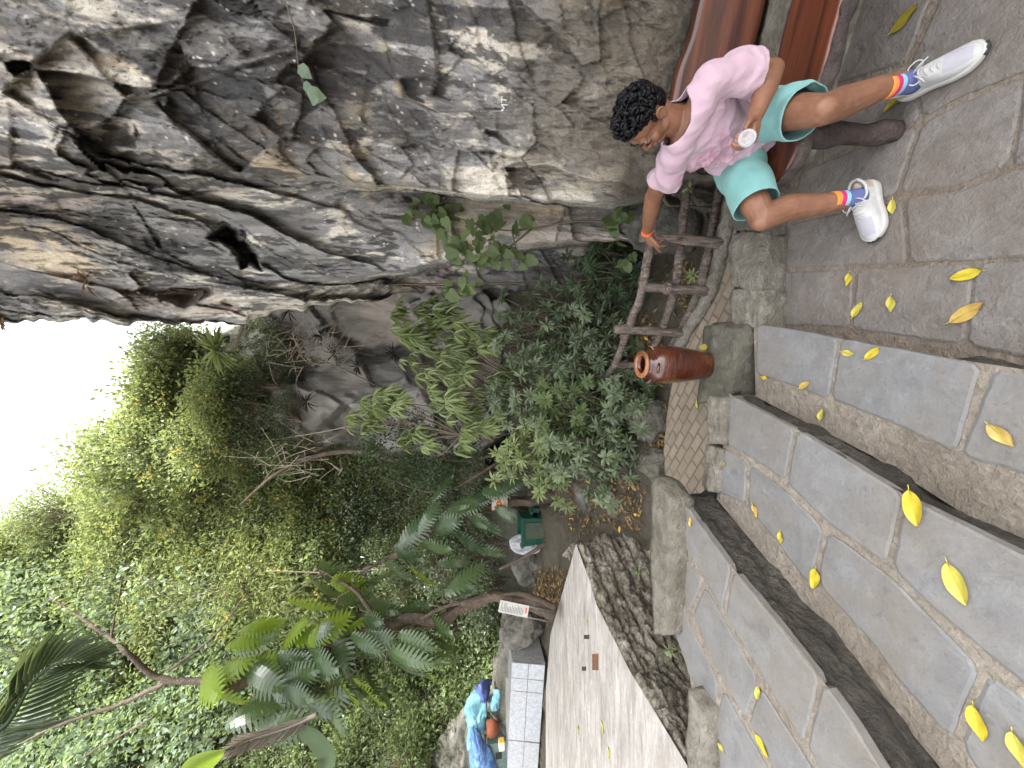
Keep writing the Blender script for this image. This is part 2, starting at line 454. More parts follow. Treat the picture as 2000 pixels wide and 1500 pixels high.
T1 = [[(1478,634),(1560,646),(1636,661),(1617,780),(1544,752),(1476,730)], [(1643,662),(1800,691),(1916,714),(1864,884),(1740,825),(1623,779)],
      [(1940,722),(2000,733),(2500,815),(2500,1250),(2000,925),(1874,890)]]
T2 = [[(1426,773),(1490,806),(1550,838),(1531,939),(1470,896),(1416,866)], [(1556,841),(1660,903),(1760,966),(1729,1100),(1620,1024),(1537,943)],
      [(1770,974),(1880,1026),(1980,1076),(2400,1290),(2400,1640),(1945,1292),(1805,1172),(1743,1109)],
      [(1413,876),(1458,904),(1454,985),(1398,958)], [(1465,908),(1530,955),(1607,1034),(1592,1098),(1576,1140),(1515,1056),(1460,992)],
      [(1617,1040),(1732,1122),(1800,1190),(1911,1305),(1856,1442),(1760,1335),(1696,1246),(1602,1146),(1602,1102)],
      [(1929,1318),(2000,1370),(2400,1660),(2400,2100),(1990,1640),(1875,1452)]]
T3 = [[(1332,978),(1380,1044),(1427,1109),(1409,1193),(1372,1122),(1337,1066)], [(1432,1115),(1515,1216),(1599,1326),(1567,1452),(1484,1314),(1416,1200)],
      [(1606,1333),(1664,1414),(1716,1500),(1850,1702),(2100,2100),(1760,1800),(1600,1500),(1575,1458)],
      [(1330,1078),(1366,1130),(1367,1146),(1346,1192),(1322,1120)], [(1376,1146),(1414,1212),(1474,1318),(1475,1342),(1454,1402),(1408,1324),(1353,1200)],
      [(1484,1342),(1564,1466),(1584,1500),(1740,1800),(1640,1800),(1506,1490),(1462,1414)],
      [(1312,1105),(1318,1130),(1340,1206),(1402,1336),(1385,1418),(1352,1330),(1314,1230)], [(1412,1348),(1456,1426),(1494,1492),(1620,1800),(1470,1800),(1368,1500),(1392,1428)]]
tread(E1, Z1, -0.03, T1, 201, [QZ(4200, 1900, Z1), QZ(2500, 1440, Z1), QZ(2000, 1080, Z1), QZ(1700, 890, Z1), QZ(1474, 775, Z1)])
tread(E2, Z2, Z1 - 0.03, T2, 231, [QZ(4200, 3800, Z2), QZ(2500, 2350, Z2), QZ(1900, 1580, Z2), QZ(1600, 1220, Z2), QZ(1398, 975, Z2)])
tread(E3, Z3, Z2 - 0.03, T3, 261, [QZ(2400, 3600, Z3), QZ(1500, 2300, Z3), QZ(1366, 1600, Z3), QZ(1366, 1500, Z3), QZ(1345, 1320, Z3), QZ(1312, 1220, Z3), QZ(1306, 1070, Z3)])
# end face of the top step, beside the jar path
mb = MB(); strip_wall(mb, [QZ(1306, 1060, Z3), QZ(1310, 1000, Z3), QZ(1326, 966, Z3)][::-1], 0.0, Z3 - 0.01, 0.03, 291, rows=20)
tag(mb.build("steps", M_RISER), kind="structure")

# ------------------------------------------------------------------ path behind the kerb
def brick_mat():
    n = N("herringbone_path"); v = n.coords(kind='World', rot=(0, 0, R(38)))
    b = n.node("ShaderNodeTexBrick", Scale=1.0); b.inputs["Brick Width"].default_value = 0.15; b.inputs["Row Height"].default_value = 0.085
    b.inputs["Mortar Size"].default_value = 0.008; b.inputs["Mortar Smooth"].default_value = 0.3
    b.inputs["Color1"].default_value = (0.20, 0.165, 0.125, 1); b.inputs["Color2"].default_value = (0.26, 0.22, 0.17, 1); b.inputs["Mortar"].default_value = (0.14, 0.11, 0.08, 1)
    n.l(v, b.inputs["Vector"]); w = n.coords(kind='World'); f = n.noise(w, 22, 6); g = n.noise(w, 4, 4)
    c = n.mix(n.ramp(f, [(0.35, 0), (0.7, 1)]), n.mix(0.4, b.outputs["Color"], (0.12, 0.09, 0.07)), b.outputs["Color"])
    c = n.mix(n.ramp(g, [(0.45, 0), (0.65, 0.6)]), c, (0.19, 0.16, 0.12))
    n.bump(n.math('ADD', n.math('MULTIPLY', b.outputs["Fac"], -0.6), n.math('MULTIPLY', f, 0.5)), 0.012)
    return n.set(c, 0.85, 0.2)
mb = MB()
poly(mb, [QZ(x, y, 0.03) for x, y in [(1440,380),(1436,560),(1424,650),(1404,780),(1408,935),(1380,1000),(1330,985),(1300,935),(1296,880),(1304,800),(1318,720),(1338,660),(1388,575),(1418,470),(1432,380)]], 0.03)
tag(mb.build("path", brick_mat()), kind="structure")

# kerb stones
def zq(pts, z): return [QZ(x, y, z) for x, y in pts]
KERB = "rough stones set along the back of the steps"
stone("kerb_stone", zq([(1483,456),(1483,566),(1427,560),(1428,452)], 0.17), -0.05, 0.17, 0.02, 1, M_BLOCK, "long pale kerb stone between the landing and the fence, left of the man's bent knee", "kerb stone", KERB)
stone("kerb_stone", zq([(1488,568),(1484,640),(1428,636),(1428,564)], 0.165), -0.05, 0.165, 0.02, 2, M_BLOCK, "short kerb stone at the landing corner where the first step begins", "kerb stone", KERB)
stone("kerb_stone", zq([(1490,350),(1486,452),(1432,448),(1440,345)], 0.165), -0.05, 0.165, 0.02, 3, M_BLOCKD, "kerb stone partly hidden behind the seated man's bent knee and shin", "kerb stone", KERB)
stone("kerb_stone", zq([(1437,642),(1428,770),(1362,786),(1372,634)], 0.26), -0.05, 0.255, 0.028, 4, M_BLOCKD, "broad mossy stone block carrying the brown glazed jar", "kerb stone", KERB, nx=18, ny=12)
stone("kerb_stone", zq([(1408,778),(1406,872),(1380,866),(1384,776)], 0.40), 0.0, 0.40, 0.018, 5, M_BLOCK, "pale rough kerb stone at the second tread's end, beside the jar block", "kerb stone", KERB)
stone("kerb_stone", zq([(1404,878),(1398,962),(1366,950),(1380,870)], 0.38), 0.0, 0.375, 0.018, 6, M_BLOCK, "low kerb stone running up to the dark end of the top step", "kerb stone", KERB)
stone("cap_stone", zq([(1318,985),(1312,1085),(1310,1180),(1314,1238)][0:1] + [(1308,1240)] and [(1312,975),(1304,1235),(1276,1240),(1272,932)], 0.67), 0.52, 0.67, 0.02, 7, M_BLOCK, "long thin pale slab laid along the back edge of the top step", "cap stone", KERB, nx=26, ny=6, nz=3)
stone("cap_stone", zq([(1372,1390),(1372,1560),(1345,1560),(1344,1345)], 0.66), 0.5, 0.66, 0.02, 8, M_BLOCK, "jagged pale stone at the left end of the top step against the rough wall", "cap stone", KERB, nx=20, ny=6, nz=3)

# ------------------------------------------------------------------ terrace with its dry-stone face
def terr_mat():
    n = N("weathered_cement"); v = n.coords((1, 5, 1), 'World', (0, 0, R(12))); w = n.coords(kind='World')
    f = n.noise(v, 2.6, 8, 0.65, 0.7); g = n.noise(w, 28, 6, 0.7); h = n.noise(w, 1.6, 4)
    c = n.mix(n.ramp(f, [(0.32, 0), (0.66, 1)]), (0.185, 0.168, 0.148), (0.40, 0.375, 0.35))
    c = n.mix(n.ramp(h, [(0.5, 0), (0.7, 0.6)]), c, (0.25, 0.225, 0.195))
    c = n.mix(n.ramp(g, [(0.3, 0.4), (0.5, 0.0)]), c, (0.16, 0.13, 0.10)); n.bump(n.math('ADD', f, n.math('MULTIPLY', g, 0.4)), 0.012)
    return n.set(c, 0.8, 0.25)
def wall_mat():
    n = N("dry_stone_wall"); w = n.coords((1, 1, 2.6), 'World'); x = n.coords(kind='World')
    f = n.noise(w, 5, 8, 0.7, 0.5); g = n.noise(x, 38, 6, 0.75); h = n.noise(x, 2.2, 4)
    c = n.ramp(f, [(0.27, (0.02, 0.017, 0.014)), (0.40, (0.17, 0.142, 0.112)), (0.54, (0.35, 0.31, 0.255)), (0.72, (0.54, 0.50, 0.43))])
    c = n.mix(n.ramp(g, [(0.36, 0.75), (0.56, 0.0)]), c, (0.02, 0.016, 0.012)); c = n.mix(n.ramp(h, [(0.5, 0), (0.7, 0.35)]), c, (0.07, 0.075, 0.03))
    n.bump(n.math('ADD', f, n.math('MULTIPLY', g, 0.6)), 0.05); return n.set(c, 0.9, 0.15)
edge_px = [(1125,1062),(1150,1130),(1165,1180),(1190,1230),(1230,1310),(1270,1375),(1345,1500)]
TE_ = [QZ(x, y, ZT) for x, y in edge_px]
mb = MB()
tpoly = [QZ(1066,1560,ZT),QZ(1066,1350,ZT),QZ(1075,1240,ZT),QZ(1092,1180,ZT),QZ(1112,1110,ZT)] + TE_ + [Vector((-2.25, 1.0, ZT)), Vector((-2.25, -1.5, ZT)), Vector((-9, -1.5, ZT)), Vector((-9, 5, ZT))]
poly(mb, tpoly, ZT)
terr = tag(mb.build("terrace", terr_mat()), kind="structure")
mb = MB()
line = [QZ(1112,1110,ZT) + Vector((0.02, 0.3, 0)), TE_[0]] + TE_[1:] + [Vector((-2.25, 1.0, ZT)), Vector((-2.25, -1.5, ZT))]
line = spline(line, 6)
pts = []
for a, b in zip(line[:-1], line[1:]):
    k = max(1, int((b - a).length / 0.012)); pts += [a + (b - a) * (i / k) for i in range(k)]
n_ = len(pts); rows = 70
T = [(pts[min(i + 1, n_ - 1)] - pts[max(i - 1, 0)]).normalized() for i in range(n_)]
s_ = np.cumsum([0] + [(pts[i + 1] - pts[i]).length for i in range(n_ - 1)])
V = []; W = []; S2 = []
for j in range(rows + 1):
    z = -0.2 + (ZT + 0.2) * j / rows
    for i in range(n_): V.append((pts[i].x, pts[i].y, z)); W.append((-T[i].y, T[i].x, 0)); S2.append((s_[i], z))
V = np.array(V); W = np.array(W); S2 = np.array(S2)
crs = S2[:, 1] / 0.135 + 0.30 * fbm(np.c_[S2[:, 0] * 1.5, S2[:, 1] * 0.4, S2[:, 0] * 0], 2, 5) + 0.12 * S2[:, 0]
row = np.floor(crs); fr = crs - row
brk = S2[:, 0] / 0.34 + _hash(row.astype(int), row.astype(int) * 0, row.astype(int) * 0, 3) * 5 + 0.25 * vnoise(np.c_[S2 * 3, S2[:, :1]], 8)
cell = np.floor(brk); fb = brk - cell
prof = sstep(0, 0.16, fr) * sstep(1, 0.86, fr) * (0.35 + 0.65 * sstep(0, 0.07, fb) * sstep(1, 0.93, fb))
out = _hash(cell.astype(int), row.astype(int), row.astype(int) * 0, 4) * 0.035 + 0.06 * prof + fbm(V * np.array([14, 14, 26]), 4, 6) * 0.045 + ridged(V * 6, 3, 2) * 0.02 - 0.05
top = sstep(ZT - 0.03, ZT, V[:, 2]); out = out * (1 - top * 0.7)
V = V + W * out[:, None] + W * ((ZT - V[:, 2]) * 0.10)[:, None]
V[-n_:, 2] = ZT + 0.001
F = [(j * n_ + i + 1, j * n_ + i, (j + 1) * n_ + i, (j + 1) * n_ + i + 1) for j in range(rows) for i in range(n_ - 1)]
tag(mesh_obj("dry_stone_face", V, F, wall_mat(), terr))
M_HOLESHADE = simple("hole_shade", (0.035, 0.025, 0.02), 0.9)  # shade inside the small terrace holes, painted on thin raised plates
def boxv(c, u, w, h, z0):
    """box on plan centre c with half-vectors u,w"""
    c, u, w = Vector(c), Vector(u), Vector(w); q = [c - u - w, c + u - w, c + u + w, c - u + w]
    v = [(p.x, p.y, z0) for p in q] + [(p.x, p.y, z0 + h) for p in q]
    return v, [(3, 2, 1, 0), (4, 5, 6, 7), (0, 1, 5, 4), (1, 2, 6, 5), (2, 3, 7, 6), (3, 0, 4, 7)]
M_BRICKIN = simple("brick_in_terrace", (0.12, 0.055, 0.03), 0.9)
for (px, py, hx, hy) in ((1163, 1293, 6, 16), (1146, 1244, 5, 4), (1141, 1306, 4, 4)):
    a, b, c_ = QZ(px, py, ZT), QZ(px + hx, py, ZT), QZ(px, py + hy, ZT)
    mb = MB(); mb.add(*boxv(a, c_ - a, b - a, 0.006, ZT - 0.002)); tag(mb.build("socket", M_BRICKIN if hy > 8 else M_HOLESHADE, terr, smooth=False))
# ------------------------------------------------------------------ the cliff on the right (hollowed, overhanging)
def crack(T, E, pts, depth, w1=0.012, w2=0.10, ends=0.05):
    """flake edge: rock on the right-hand side of the line (in the picture) sits back"""
    P = np.array([TE(*p) for p in pts]); best = np.full(T.shape, 9.0); sd = np.zeros(T.shape); al = np.zeros(T.shape)
    L = 0; tot = sum(np.linalg.norm(P[i + 1] - P[i]) for i in range(len(P) - 1))
    for i in range(len(P) - 1):
        a, b = P[i], P[i + 1]; d = b - a; l = np.linalg.norm(d)
        t = np.clip(((T - a[0]) * d[0] + (E - a[1]) * d[1]) / (l * l), 0, 1)
        dx = T - (a[0] + t * d[0]); dy = E - (a[1] + t * d[1]); ds = np.hypot(dx, dy)
        m = ds < best; sg = np.sign(d[0] * dy - d[1] * dx)
        sd = np.where(m, ds * sg, sd); al = np.where(m, (L + t * l) / tot, al); best = np.minimum(best, ds); L += l
    env = sstep(0, ends + 1e-3, al) * sstep(1, 1 - ends, al)
    return depth * env * sstep(0, w1, sd) * np.exp(-np.clip(sd, 0, 9) / w2)
def pocket(T, E, c, r, depth):
    t, e = TE(*c); w = fbm(np.c_[T.ravel() * 22, E.ravel() * 14, T.ravel() * 0], 4, 12).reshape(T.shape)
    return depth * np.exp(-(((T - t + 1.1 * w * r[0] + 0.5 * (E - e) * r[0] / r[1]) / r[0]) ** 2 + ((E - e) / r[1]) ** 2) ** 1.6)
TC_E = [-0.9, -0.53, -0.16, 0.1, 0.315, 0.5, 0.7, 0.85, 1.0, 1.5, 2.4]
TC_T = [0.25, 0.25, 0.262, 0.235, 0.197, 0.150, 0.138, 0.136, 0.130, 0.05, -0.1]
e_ax = np.concatenate([np.linspace(-0.85, 1.12, 470), np.linspace(1.14, 2.6, 50)])
b_ax = -np.linspace(1, 0, 26)[:-1]                                   # columns folding round the back of the edge
az_rel = np.concatenate([np.linspace(0, 1, 470), 1 + np.linspace(0.02, 1, 26)])
ncol = len(b_ax) + len(az_rel)
E = np.repeat(e_ax[:, None], ncol, 1)
tc = np.interp(e_ax, TC_E, TC_T) + 0.016 * fbm(np.c_[e_ax * 9, e_ax * 0, e_ax * 0], 4, 4) + 0.006 * vnoise(np.c_[e_ax * 60, e_ax * 0, e_ax * 0], 4)
azc = np.arctan(tc)
AZ = np.zeros((len(e_ax), ncol)); BK = np.zeros_like(AZ)
nb = len(b_ax)
AZ[:, :nb] = azc[:, None] + 0.17 * (-b_ax)[None, :] ** 1.0; BK[:, :nb] = (-b_ax)[None, :]
fr = az_rel[None, :]
AZ[:, nb:] = np.where(fr <= 1, azc[:, None] + (R(60) - azc[:, None]) * fr, R(60) + R(50) * (fr - 1))
T = np.tan(np.clip(AZ, -1.5, 1.45))
s, c = np.sin(AZ), np.cos(AZ)
P0 = np.stack([s * 3, c * 3, E * 3], -1).reshape(-1, 3)
wob = (0.02 * fbm(P0 * 1.6, 4, 20)).reshape(E.shape) + (0.006 * fbm(P0 * 9, 3, 22)).reshape(E.shape)
nA = 2.5 / np.maximum(0.363 * s + 0.932 * c, 0.35)
rA = np.minimum(nA, 4.2) + 0.30 * sstep(-0.40, -0.56, E) - 0.28 * sstep(0.35, 1.1, E) + 0.22 * np.sin(E * 7 + T * 2) * 0.4 - 0.12 * sstep(.9, 1.4, T)
up = sstep(0.05, 0.42, E)
rUp = 2.75 + 2.5 * np.clip(0.56 - T, 0, 1) + 0.5 * np.clip(0.3 - T, 0, 1) * 2
rB = (3.2 + 0.3 * (E + .3)) * (1 - up) + rUp * up
rC = (5.0 + 0.4 * E) * (1 - up) + (rUp + 0.35 * (1 - sstep(0.4, 0.8, E))) * up
TA = np.interp(E, [-0.8, -0.56, -0.5, -0.4, 0.0, 0.25, 0.5, 0.8, 1.1], [0.62, 0.60, 0.53, 0.50, 0.505, 0.52, 0.50, 0.44, 0.40])
TB = np.interp(E, [-0.8, -0.45, -0.2, 0.0, 0.12, 0.3, 0.6], [0.40, 0.405, 0.375, 0.33, 0.29, 0.26, 0.24])
wA = sstep(-0.014, 0.014, T - TA + wob); wA = wA * (1 - 0.0 * up)
softA = sstep(-0.10, 0.10, T - TA + wob); wA = wA * (1 - up) + softA * up
wB = sstep(-0.012, 0.012, T - TB + wob); softB = sstep(-0.09, 0.09, T - TB + wob); wB = wB * (1 - up) + softB * up
r = rC * (1 - wB) + rB * wB
# hollow between the first and second bulge
r = r + 0.12 * np.exp(-((T - TA) / 0.05) ** 2) * (T < TA) * (1 - up)
r = r * (1 - wA) + rA * wA
# round the leading edge away from the viewer, then fold to the back
edge = np.clip((AZ - azc[:, None]) / 0.03, 0, 1); edge[:, :nb] = 0
r = r + 0.30 * (1 - np.sqrt(np.clip(1 - (1 - edge) ** 2, 0, 1))) * (BK == 0)
r = r + (BK > 0) * (0.30 + BK * (0.5 + 4.6 * sstep(1.4, 0.85, E)))  # unseen fold closes the edge, drawn out long to keep sun off the far wall
# flakes and pockets traced from the rock
for a in (([(290, 190), (345, 245), (400, 290), (470, 342)], .16, .010, .16), ([(490, 230), (560, 277), (630, 288)], .11, .008, .12),
          ([(130, 70), (185, 130), (242, 192)], .16, .010, .12), ([(190, 318), (232, 358), (252, 388), (360, 350)], .10, .01, .10),
          ([(775, 150), (790, 192), (850, 222), (1010, 220)], .13, .010, .09), ([(828, -20), (846, 80), (852, 150), (835, 190)], .14, .010, .10),
          ([(140, 55), (70, 110), (0, 180)], .13, .012, .12), ([(600, 10), (690, 40), (760, 60)], .12, .01, .1), ([(480, 120), (560, 100), (680, 60)], .07, .01, .08),
          ([(640, 600), (680, 560), (800, 540)], .12, .01, .05), ([(620, 620), (650, 606), (700, 570)], .10, .01, .04), ([(700, 250), (800, 275), (870, 300)], .05, .008, .08),
          ([(420, 340), (330, 350), (260, 310)], .08, .01, .1), ([(650, 400), (700, 440), (740, 455)], .06, .008, .06), ([(960, 330), (1000, 350), (1040, 380)], .05, .008, .05),
          ([(1040, 90), (1090, 130), (1200, 120)], .07, .012, .08), ([(870, 100), (960, 150), (1000, 130)], .06, .01, .08), ([(20, 330), (120, 360), (200, 330)], .08, .01, .1)):
    r = r + crack(T, E, a[0], a[1] * .7, a[2], a[3]) * (BK == 0)
def hollow(T, E, pts, depth, w):
    """overhung hollow with an outline of its own"""
    Q = [TE(*p) for p in pts]; wx = 0.012 * fbm(np.c_[T.ravel() * 26, E.ravel() * 26, T.ravel() * 0], 4, 15).reshape(T.shape); X, Y = T + wx, E - wx * 1.3
    best = np.full(T.shape, 9.0); ins = np.zeros(T.shape, bool)
    for i in range(len(Q)):
        (ax, ay), (bx_, by) = Q[i - 1], Q[i]; dx, dy = bx_ - ax, by - ay; t = np.clip(((X - ax) * dx + (Y - ay) * dy) / (dx * dx + dy * dy + 1e-12), 0, 1); best = np.minimum(best, np.hypot(X - ax - t * dx, Y - ay - t * dy))
        ins ^= ((ay > Y) != (by > Y)) & (X < dx * (Y - ay) / (dy + 1e-12) + ax)
    return depth * (1 - np.exp(-np.where(ins, best, 0) / w))
for pts_, d_, w_ in (([(405, 462), (430, 432), (468, 446), (492, 482), (512, 534), (478, 520), (455, 484), (428, 474)], .9, .02), ([(298, 572), (340, 556), (418, 553), (422, 574), (362, 602), (304, 592)], .6, .02), ([(950, 248), (976, 254), (994, 290), (972, 282)], .14, .008),
                     ([(985, 556), (1012, 572), (1034, 602), (1000, 612)], .6, .02), ([(600, 620), (622, 596), (700, 575), (660, 606)], .3, .02)):
    r = r + hollow(T, E, pts_, d_, w_) * (BK == 0)
P = np.stack([s * r, c * r, CAM_H + E * r], -1).reshape(-1, 3)
# grain: runs up the rock; broad waves, flakes, pits
q = P @ np.array([[0.93, -0.36, 0], [0.36, 0.93, 0], [0, 0, 1.0]]).T
def plates(u, v, n, seed, hgt, tilt, ang, stretch):
    """fractured faces: every cell of stone is its own tilted plane"""
    rg = np.random.default_rng(seed); ca, sa = math.cos(ang), math.sin(ang)
    X = np.stack([u * ca + v * sa, (-u * sa + v * ca) * stretch], 1)
    lo, hi = X.min(0), X.max(0); S = rg.uniform(lo, hi, (n, 2)); H = rg.normal(0, hgt, n); G = rg.normal(0, tilt, (n, 2))
    from mathutils import kdtree
    kd = kdtree.KDTree(n)
    for i in range(n): kd.insert((S[i, 0], S[i, 1], 0), i)
    kd.balance(); fnd = kd.find
    i = np.fromiter((fnd((a, b, 0.0))[1] for a, b in X.tolist()), int, len(X))
    out = H[i] + ((X - S[i]) * G[i]).sum(1); d2_ = None
    return out, d2_
uu = q[:, 0] + 0.16 * fbm(q * np.array([1.6, 1.6, 1.2]), 4, 90); vv = q[:, 2] + 0.6 * q[:, 1] + 0.16 * fbm(q * np.array([1.6, 1.6, 1.2]) + 7, 4, 91)
pl1, pe1 = plates(uu, vv, 150, 1, 0.045, 0.07, R(52), 1.8)
pl2, pe2 = plates(uu, vv, 1100, 2, 0.022, 0.09, R(64), 2.1)
pl3, pe3 = plates(uu, vv, 5200, 3, 0.008, 0.06, R(76), 2.2)
def saw(ang, per, a_, sd, wp):
    ph = (uu * math.cos(ang) + vv * math.sin(ang) + wp * fbm(q * (0.35 / per) ** .8, 3, sd)) / per; f_ = ph - np.floor(ph); k_ = _hash(np.floor(ph).astype(np.int64), np.zeros(len(ph), np.int64), np.zeros(len(ph), np.int64), sd)
    return a_ * (sstep(0, .10, f_) - f_) * (0.6 + 0.8 * k_)
rough_ = sstep(-0.25, 0.25, fbm(q * 0.9 + 3, 3, 93))
d1 = fbm(q * np.array([1.1, 0.8, 0.7]), 3, 31) * 0.13
d3 = fbm(q * np.array([9, 6, 2.0]), 5, 41, 0.56) * 0.045
d5 = fbm(q * np.array([26, 26, 12]), 4, 49, 0.66) * 0.028
d6 = saw(R(-38), .34, .034, 201, .25) * sstep(-.2, .2, fbm(q * 1.1 + 8, 3, 94)) + saw(R(-62), .11, .020, 202, .12) * sstep(-.2, .2, fbm(q * 1.7 + 2, 3, 95)) + saw(R(-8), .05, .010, 203, .05) * sstep(-.1, .25, fbm(q * 2.1 + 12, 3, 96))
low = np.clip(sstep(-0.25, -0.5, E.ravel()) * (T.ravel() > .5), 0, 1)
amp = (1 - 0.55 * low)
disp = (d1 + pl1 + pl2 * (0.35 + rough_) + pl3 * (0.2 + rough_) + d3 * (0.5 + rough_) + d5 * (0.4 + rough_) + d6) * amp
smo = sstep(0.06, 0.0, np.abs(r.ravel() - nA.ravel()) * 0)
r2 = r + disp.reshape(r.shape)
P = np.stack([s * r2, c * r2, CAM_H + E * r2], -1).reshape(-1, 3)
# colour of the stone, with shade painted at the foot behind the man: grey limestone, cream and rose scars, black lichen, runs of stain down the face
def band(f, lo, hi): return sstep(lo, hi, f)[:, None]
Tf, Ef = T.ravel(), E.ravel()
col = np.array([0.205, 0.198, 0.192]) + 0.06 * fbm(q * np.array([6, 5, 1.5]), 4, 50)[:, None]
pale = 0.75 * fbm(q * np.array([1.6, 1.2, 0.8]), 4, 52) + 0.85 * fbm(q * np.array([11, 11, 3.2]), 5, 53, 0.62)
col = col * (1 - band(pale, 0.10, 0.28)) + np.array([0.50, 0.455, 0.39]) * band(pale, 0.10, 0.28)
rose = fbm(q * np.array([1.8, 1.5, 0.9]) + 9, 3, 54) + 0.25 * fbm(q * 11, 3, 56)
col = col * (1 - 0.75 * band(rose, 0.18, 0.5)) + np.array([0.40, 0.315, 0.285]) * 0.75 * band(rose, 0.18, 0.5)
tan_ = fbm(q * np.array([1.2, 1.0, 0.8]) + 31, 3, 57) + 0.3 * fbm(q * 9, 3, 59)
col = col * (1 - 0.8 * band(tan_, 0.3, 0.55)) + np.array([0.42, 0.335, 0.225]) * 0.8 * band(tan_, 0.3, 0.55)
for cpt, rad in (((120, 505), (.05, .10)), ((140, 420), (.04, .045)), ((225, 130), (.03, .04))):
    t, e = TE(*cpt); m = np.exp(-(((Tf - t) / rad[0]) ** 2 + ((Ef - e) / rad[1]) ** 2) ** 2) * sstep(-.3, .1, fbm(q * 5, 3, 61))
    col = col * (1 - 0.8 * m[:, None]) + np.array([0.58, 0.47, 0.33]) * 0.8 * m[:, None]
blk = 0.9 * fbm(q * np.array([1.3, 1.1, 0.75]) + 5, 4, 62) + 1.05 * fbm(q * np.array([14, 12, 3.6]), 5, 63, 0.64)
hi_blk = 0.16 * sstep(0.2, 0.6, Ef) * sstep(0.45, 0.7, Tf) - 0.10 * low
m = band(blk + hi_blk, 0.10, 0.26); col = col * (1 - 0.86 * m) + np.array([0.035, 0.033, 0.034]) * 0.86 * m
strk = fbm(q * np.array([16, 14, 1.0]), 4, 64) + 0.5 * fbm(q * np.array([3, 3, 0.7]), 3, 65); m = band(strk, 0.12, 0.5) * 0.62
col = col * (1 - m) + np.array([0.085, 0.080, 0.076]) * m
m = band(fbm(q * 46, 2, 66), 0.58, 0.7) * sstep(0, .3, pale + .3)[:, None]; col = col * (1 - 0.75 * m) + np.array([0.62, 0.60, 0.56]) * 0.75 * m
brown = np.clip(low + sstep(-0.02, -0.24, Ef) * sstep(0.50, 0.66, Tf), 0, 1) * (0.92 + 0.5 * fbm(q * 3, 4, 67)); brown = np.clip(brown, 0, 1)[:, None]  # shade under the overhang put into the colour as dark brown
bt = 1 + 0.5 * fbm(q * np.array([5, 5, 2]), 4, 68)[:, None]; col = col * (1 - 0.85 * brown) + np.array([0.105, 0.086, 0.060]) * bt * 0.85 * brown
m = np.clip(sstep(0.02, -0.3, Ef) * (Tf < TA.ravel()), 0, 1)[:, None] * 0.45; col = col * (1 - m) + np.array([0.13, 0.12, 0.105]) * m  # lower rock beyond the first bulge blended darker
col = np.clip(col * 1.42, 0.014, 0.7)
def rock_mat(name):
    n = N(name); base = n.attr("rock", "Color"); w = n.coords((1, 1, 0.16), 'World'); x = n.coords(kind='World')
    f = n.noise(w, 26, 10, 0.72, 0.25); g = n.noise(x, 75, 5, 0.7); h = n.noise(w, 6, 6, 0.62, 0.6)
    c = n.mix(n.ramp(f, [(0.3, 0.7), (0.46, 0.0)]), base, n.mix(0.6, base, (0.02, 0.018, 0.017)))
    c = n.mix(n.ramp(f, [(0.56, 0), (0.76, 0.75)]), c, n.mix(0.5, base, (0.55, 0.51, 0.46)))
    c = n.mix(n.ramp(g, [(0.32, 0.5), (0.48, 0.0)]), c, (0.03, 0.028, 0.026))
    hh = n.math('ADD', n.math('ADD', n.math('MULTIPLY', f, 0.8), n.math('MULTIPLY', h, 0.7)), n.math('MULTIPLY', g, 0.22))
    n.bump(hh, 0.045, 1.0); return n.set(c, 0.82, 0.3)
M_ROCK = rock_mat("limestone")
idx = np.arange(len(e_ax) * ncol).reshape(len(e_ax), ncol)
F = np.stack([idx[:-1, :-1], idx[1:, :-1], idx[1:, 1:], idx[:-1, 1:]], -1).reshape(-1, 4)
cliff = tag(mesh_obj("cliff", P, F, M_ROCK, attrs={"rock": col}), kind="structure")
CLIFF_R = (T, E, r2)
def cliff_at(px, py, off=0.0):
    t, e = TE(px, py); k = np.argmin((T[:, nb:] - t) ** 2 + (E[:, nb:] - e) ** 2); i, j = divmod(k, ncol - nb)
    return Vector(P.reshape(len(e_ax), ncol, 3)[i, nb + j]) * 1.0 - (Vector(P.reshape(len(e_ax), ncol, 3)[i, nb + j]) - Vector((0, 0, CAM_H))).normalized() * off

# ------------------------------------------------------------------ far rock wall and the hill above it
RIDGE_T = [-3, -1.2, -0.8, -0.437, -0.292, -0.156, -0.05, 0.0, 0.085, 0.15, 0.4]
RIDGE_E = [1.3, 1.25, 1.15, 0.92, 0.80, 0.655, 0.625, 0.615, 0.60, 0.52, 0.42]
def hill_r(T, E):
    """horizontal distance of the hillside in a direction"""
    face = sstep(-0.24, -0.14, T)
    slope = 7.0 + 1.9 * sstep(-0.45, -0.62, T) + 4.9 * np.clip(E + 0.16, 0, 2) ** 1.15
    wall = 7.6 + 0.5 * np.sin(T * 16) * 0.5 + 0.2 * E + 6.0 * np.clip(E - 0.44, 0, 1)
    left = 8.8 + 4.2 * np.clip(E + 0.16, 0, 2)
    rr = slope * (1 - face) + wall * face
    k = sstep(-0.5, -1.2, T); return rr * (1 - k) + left * k
ta = np.concatenate([np.linspace(-3, -0.62, 60)[:-1], np.linspace(-0.62, 0.42, 300)]); rel = np.concatenate([np.linspace(0, 1, 230), 1 + np.linspace(0.1, 1, 8)])
Th = np.repeat(ta[None, :], len(rel), 0); rid = np.interp(ta, RIDGE_T, RIDGE_E) + 0.02 * fbm(np.c_[ta * 8, ta * 0, ta * 0], 3, 9)
relm = rel[:, None]
Eh = np.where(relm <= 1, -0.42 + (rid[None, :] + 0.42) * relm, rid[None, :])
rh = hill_r(Th, Eh) + np.where(relm > 1, (relm - 1) * 14, 0)
az = np.arctan(Th); zz = CAM_H + Eh * rh - np.where(relm > 1, (relm - 1) ** 2 * 6, 0)
Ph = np.stack([np.sin(az) * rh, np.cos(az) * rh, zz], -1).reshape(-1, 3)
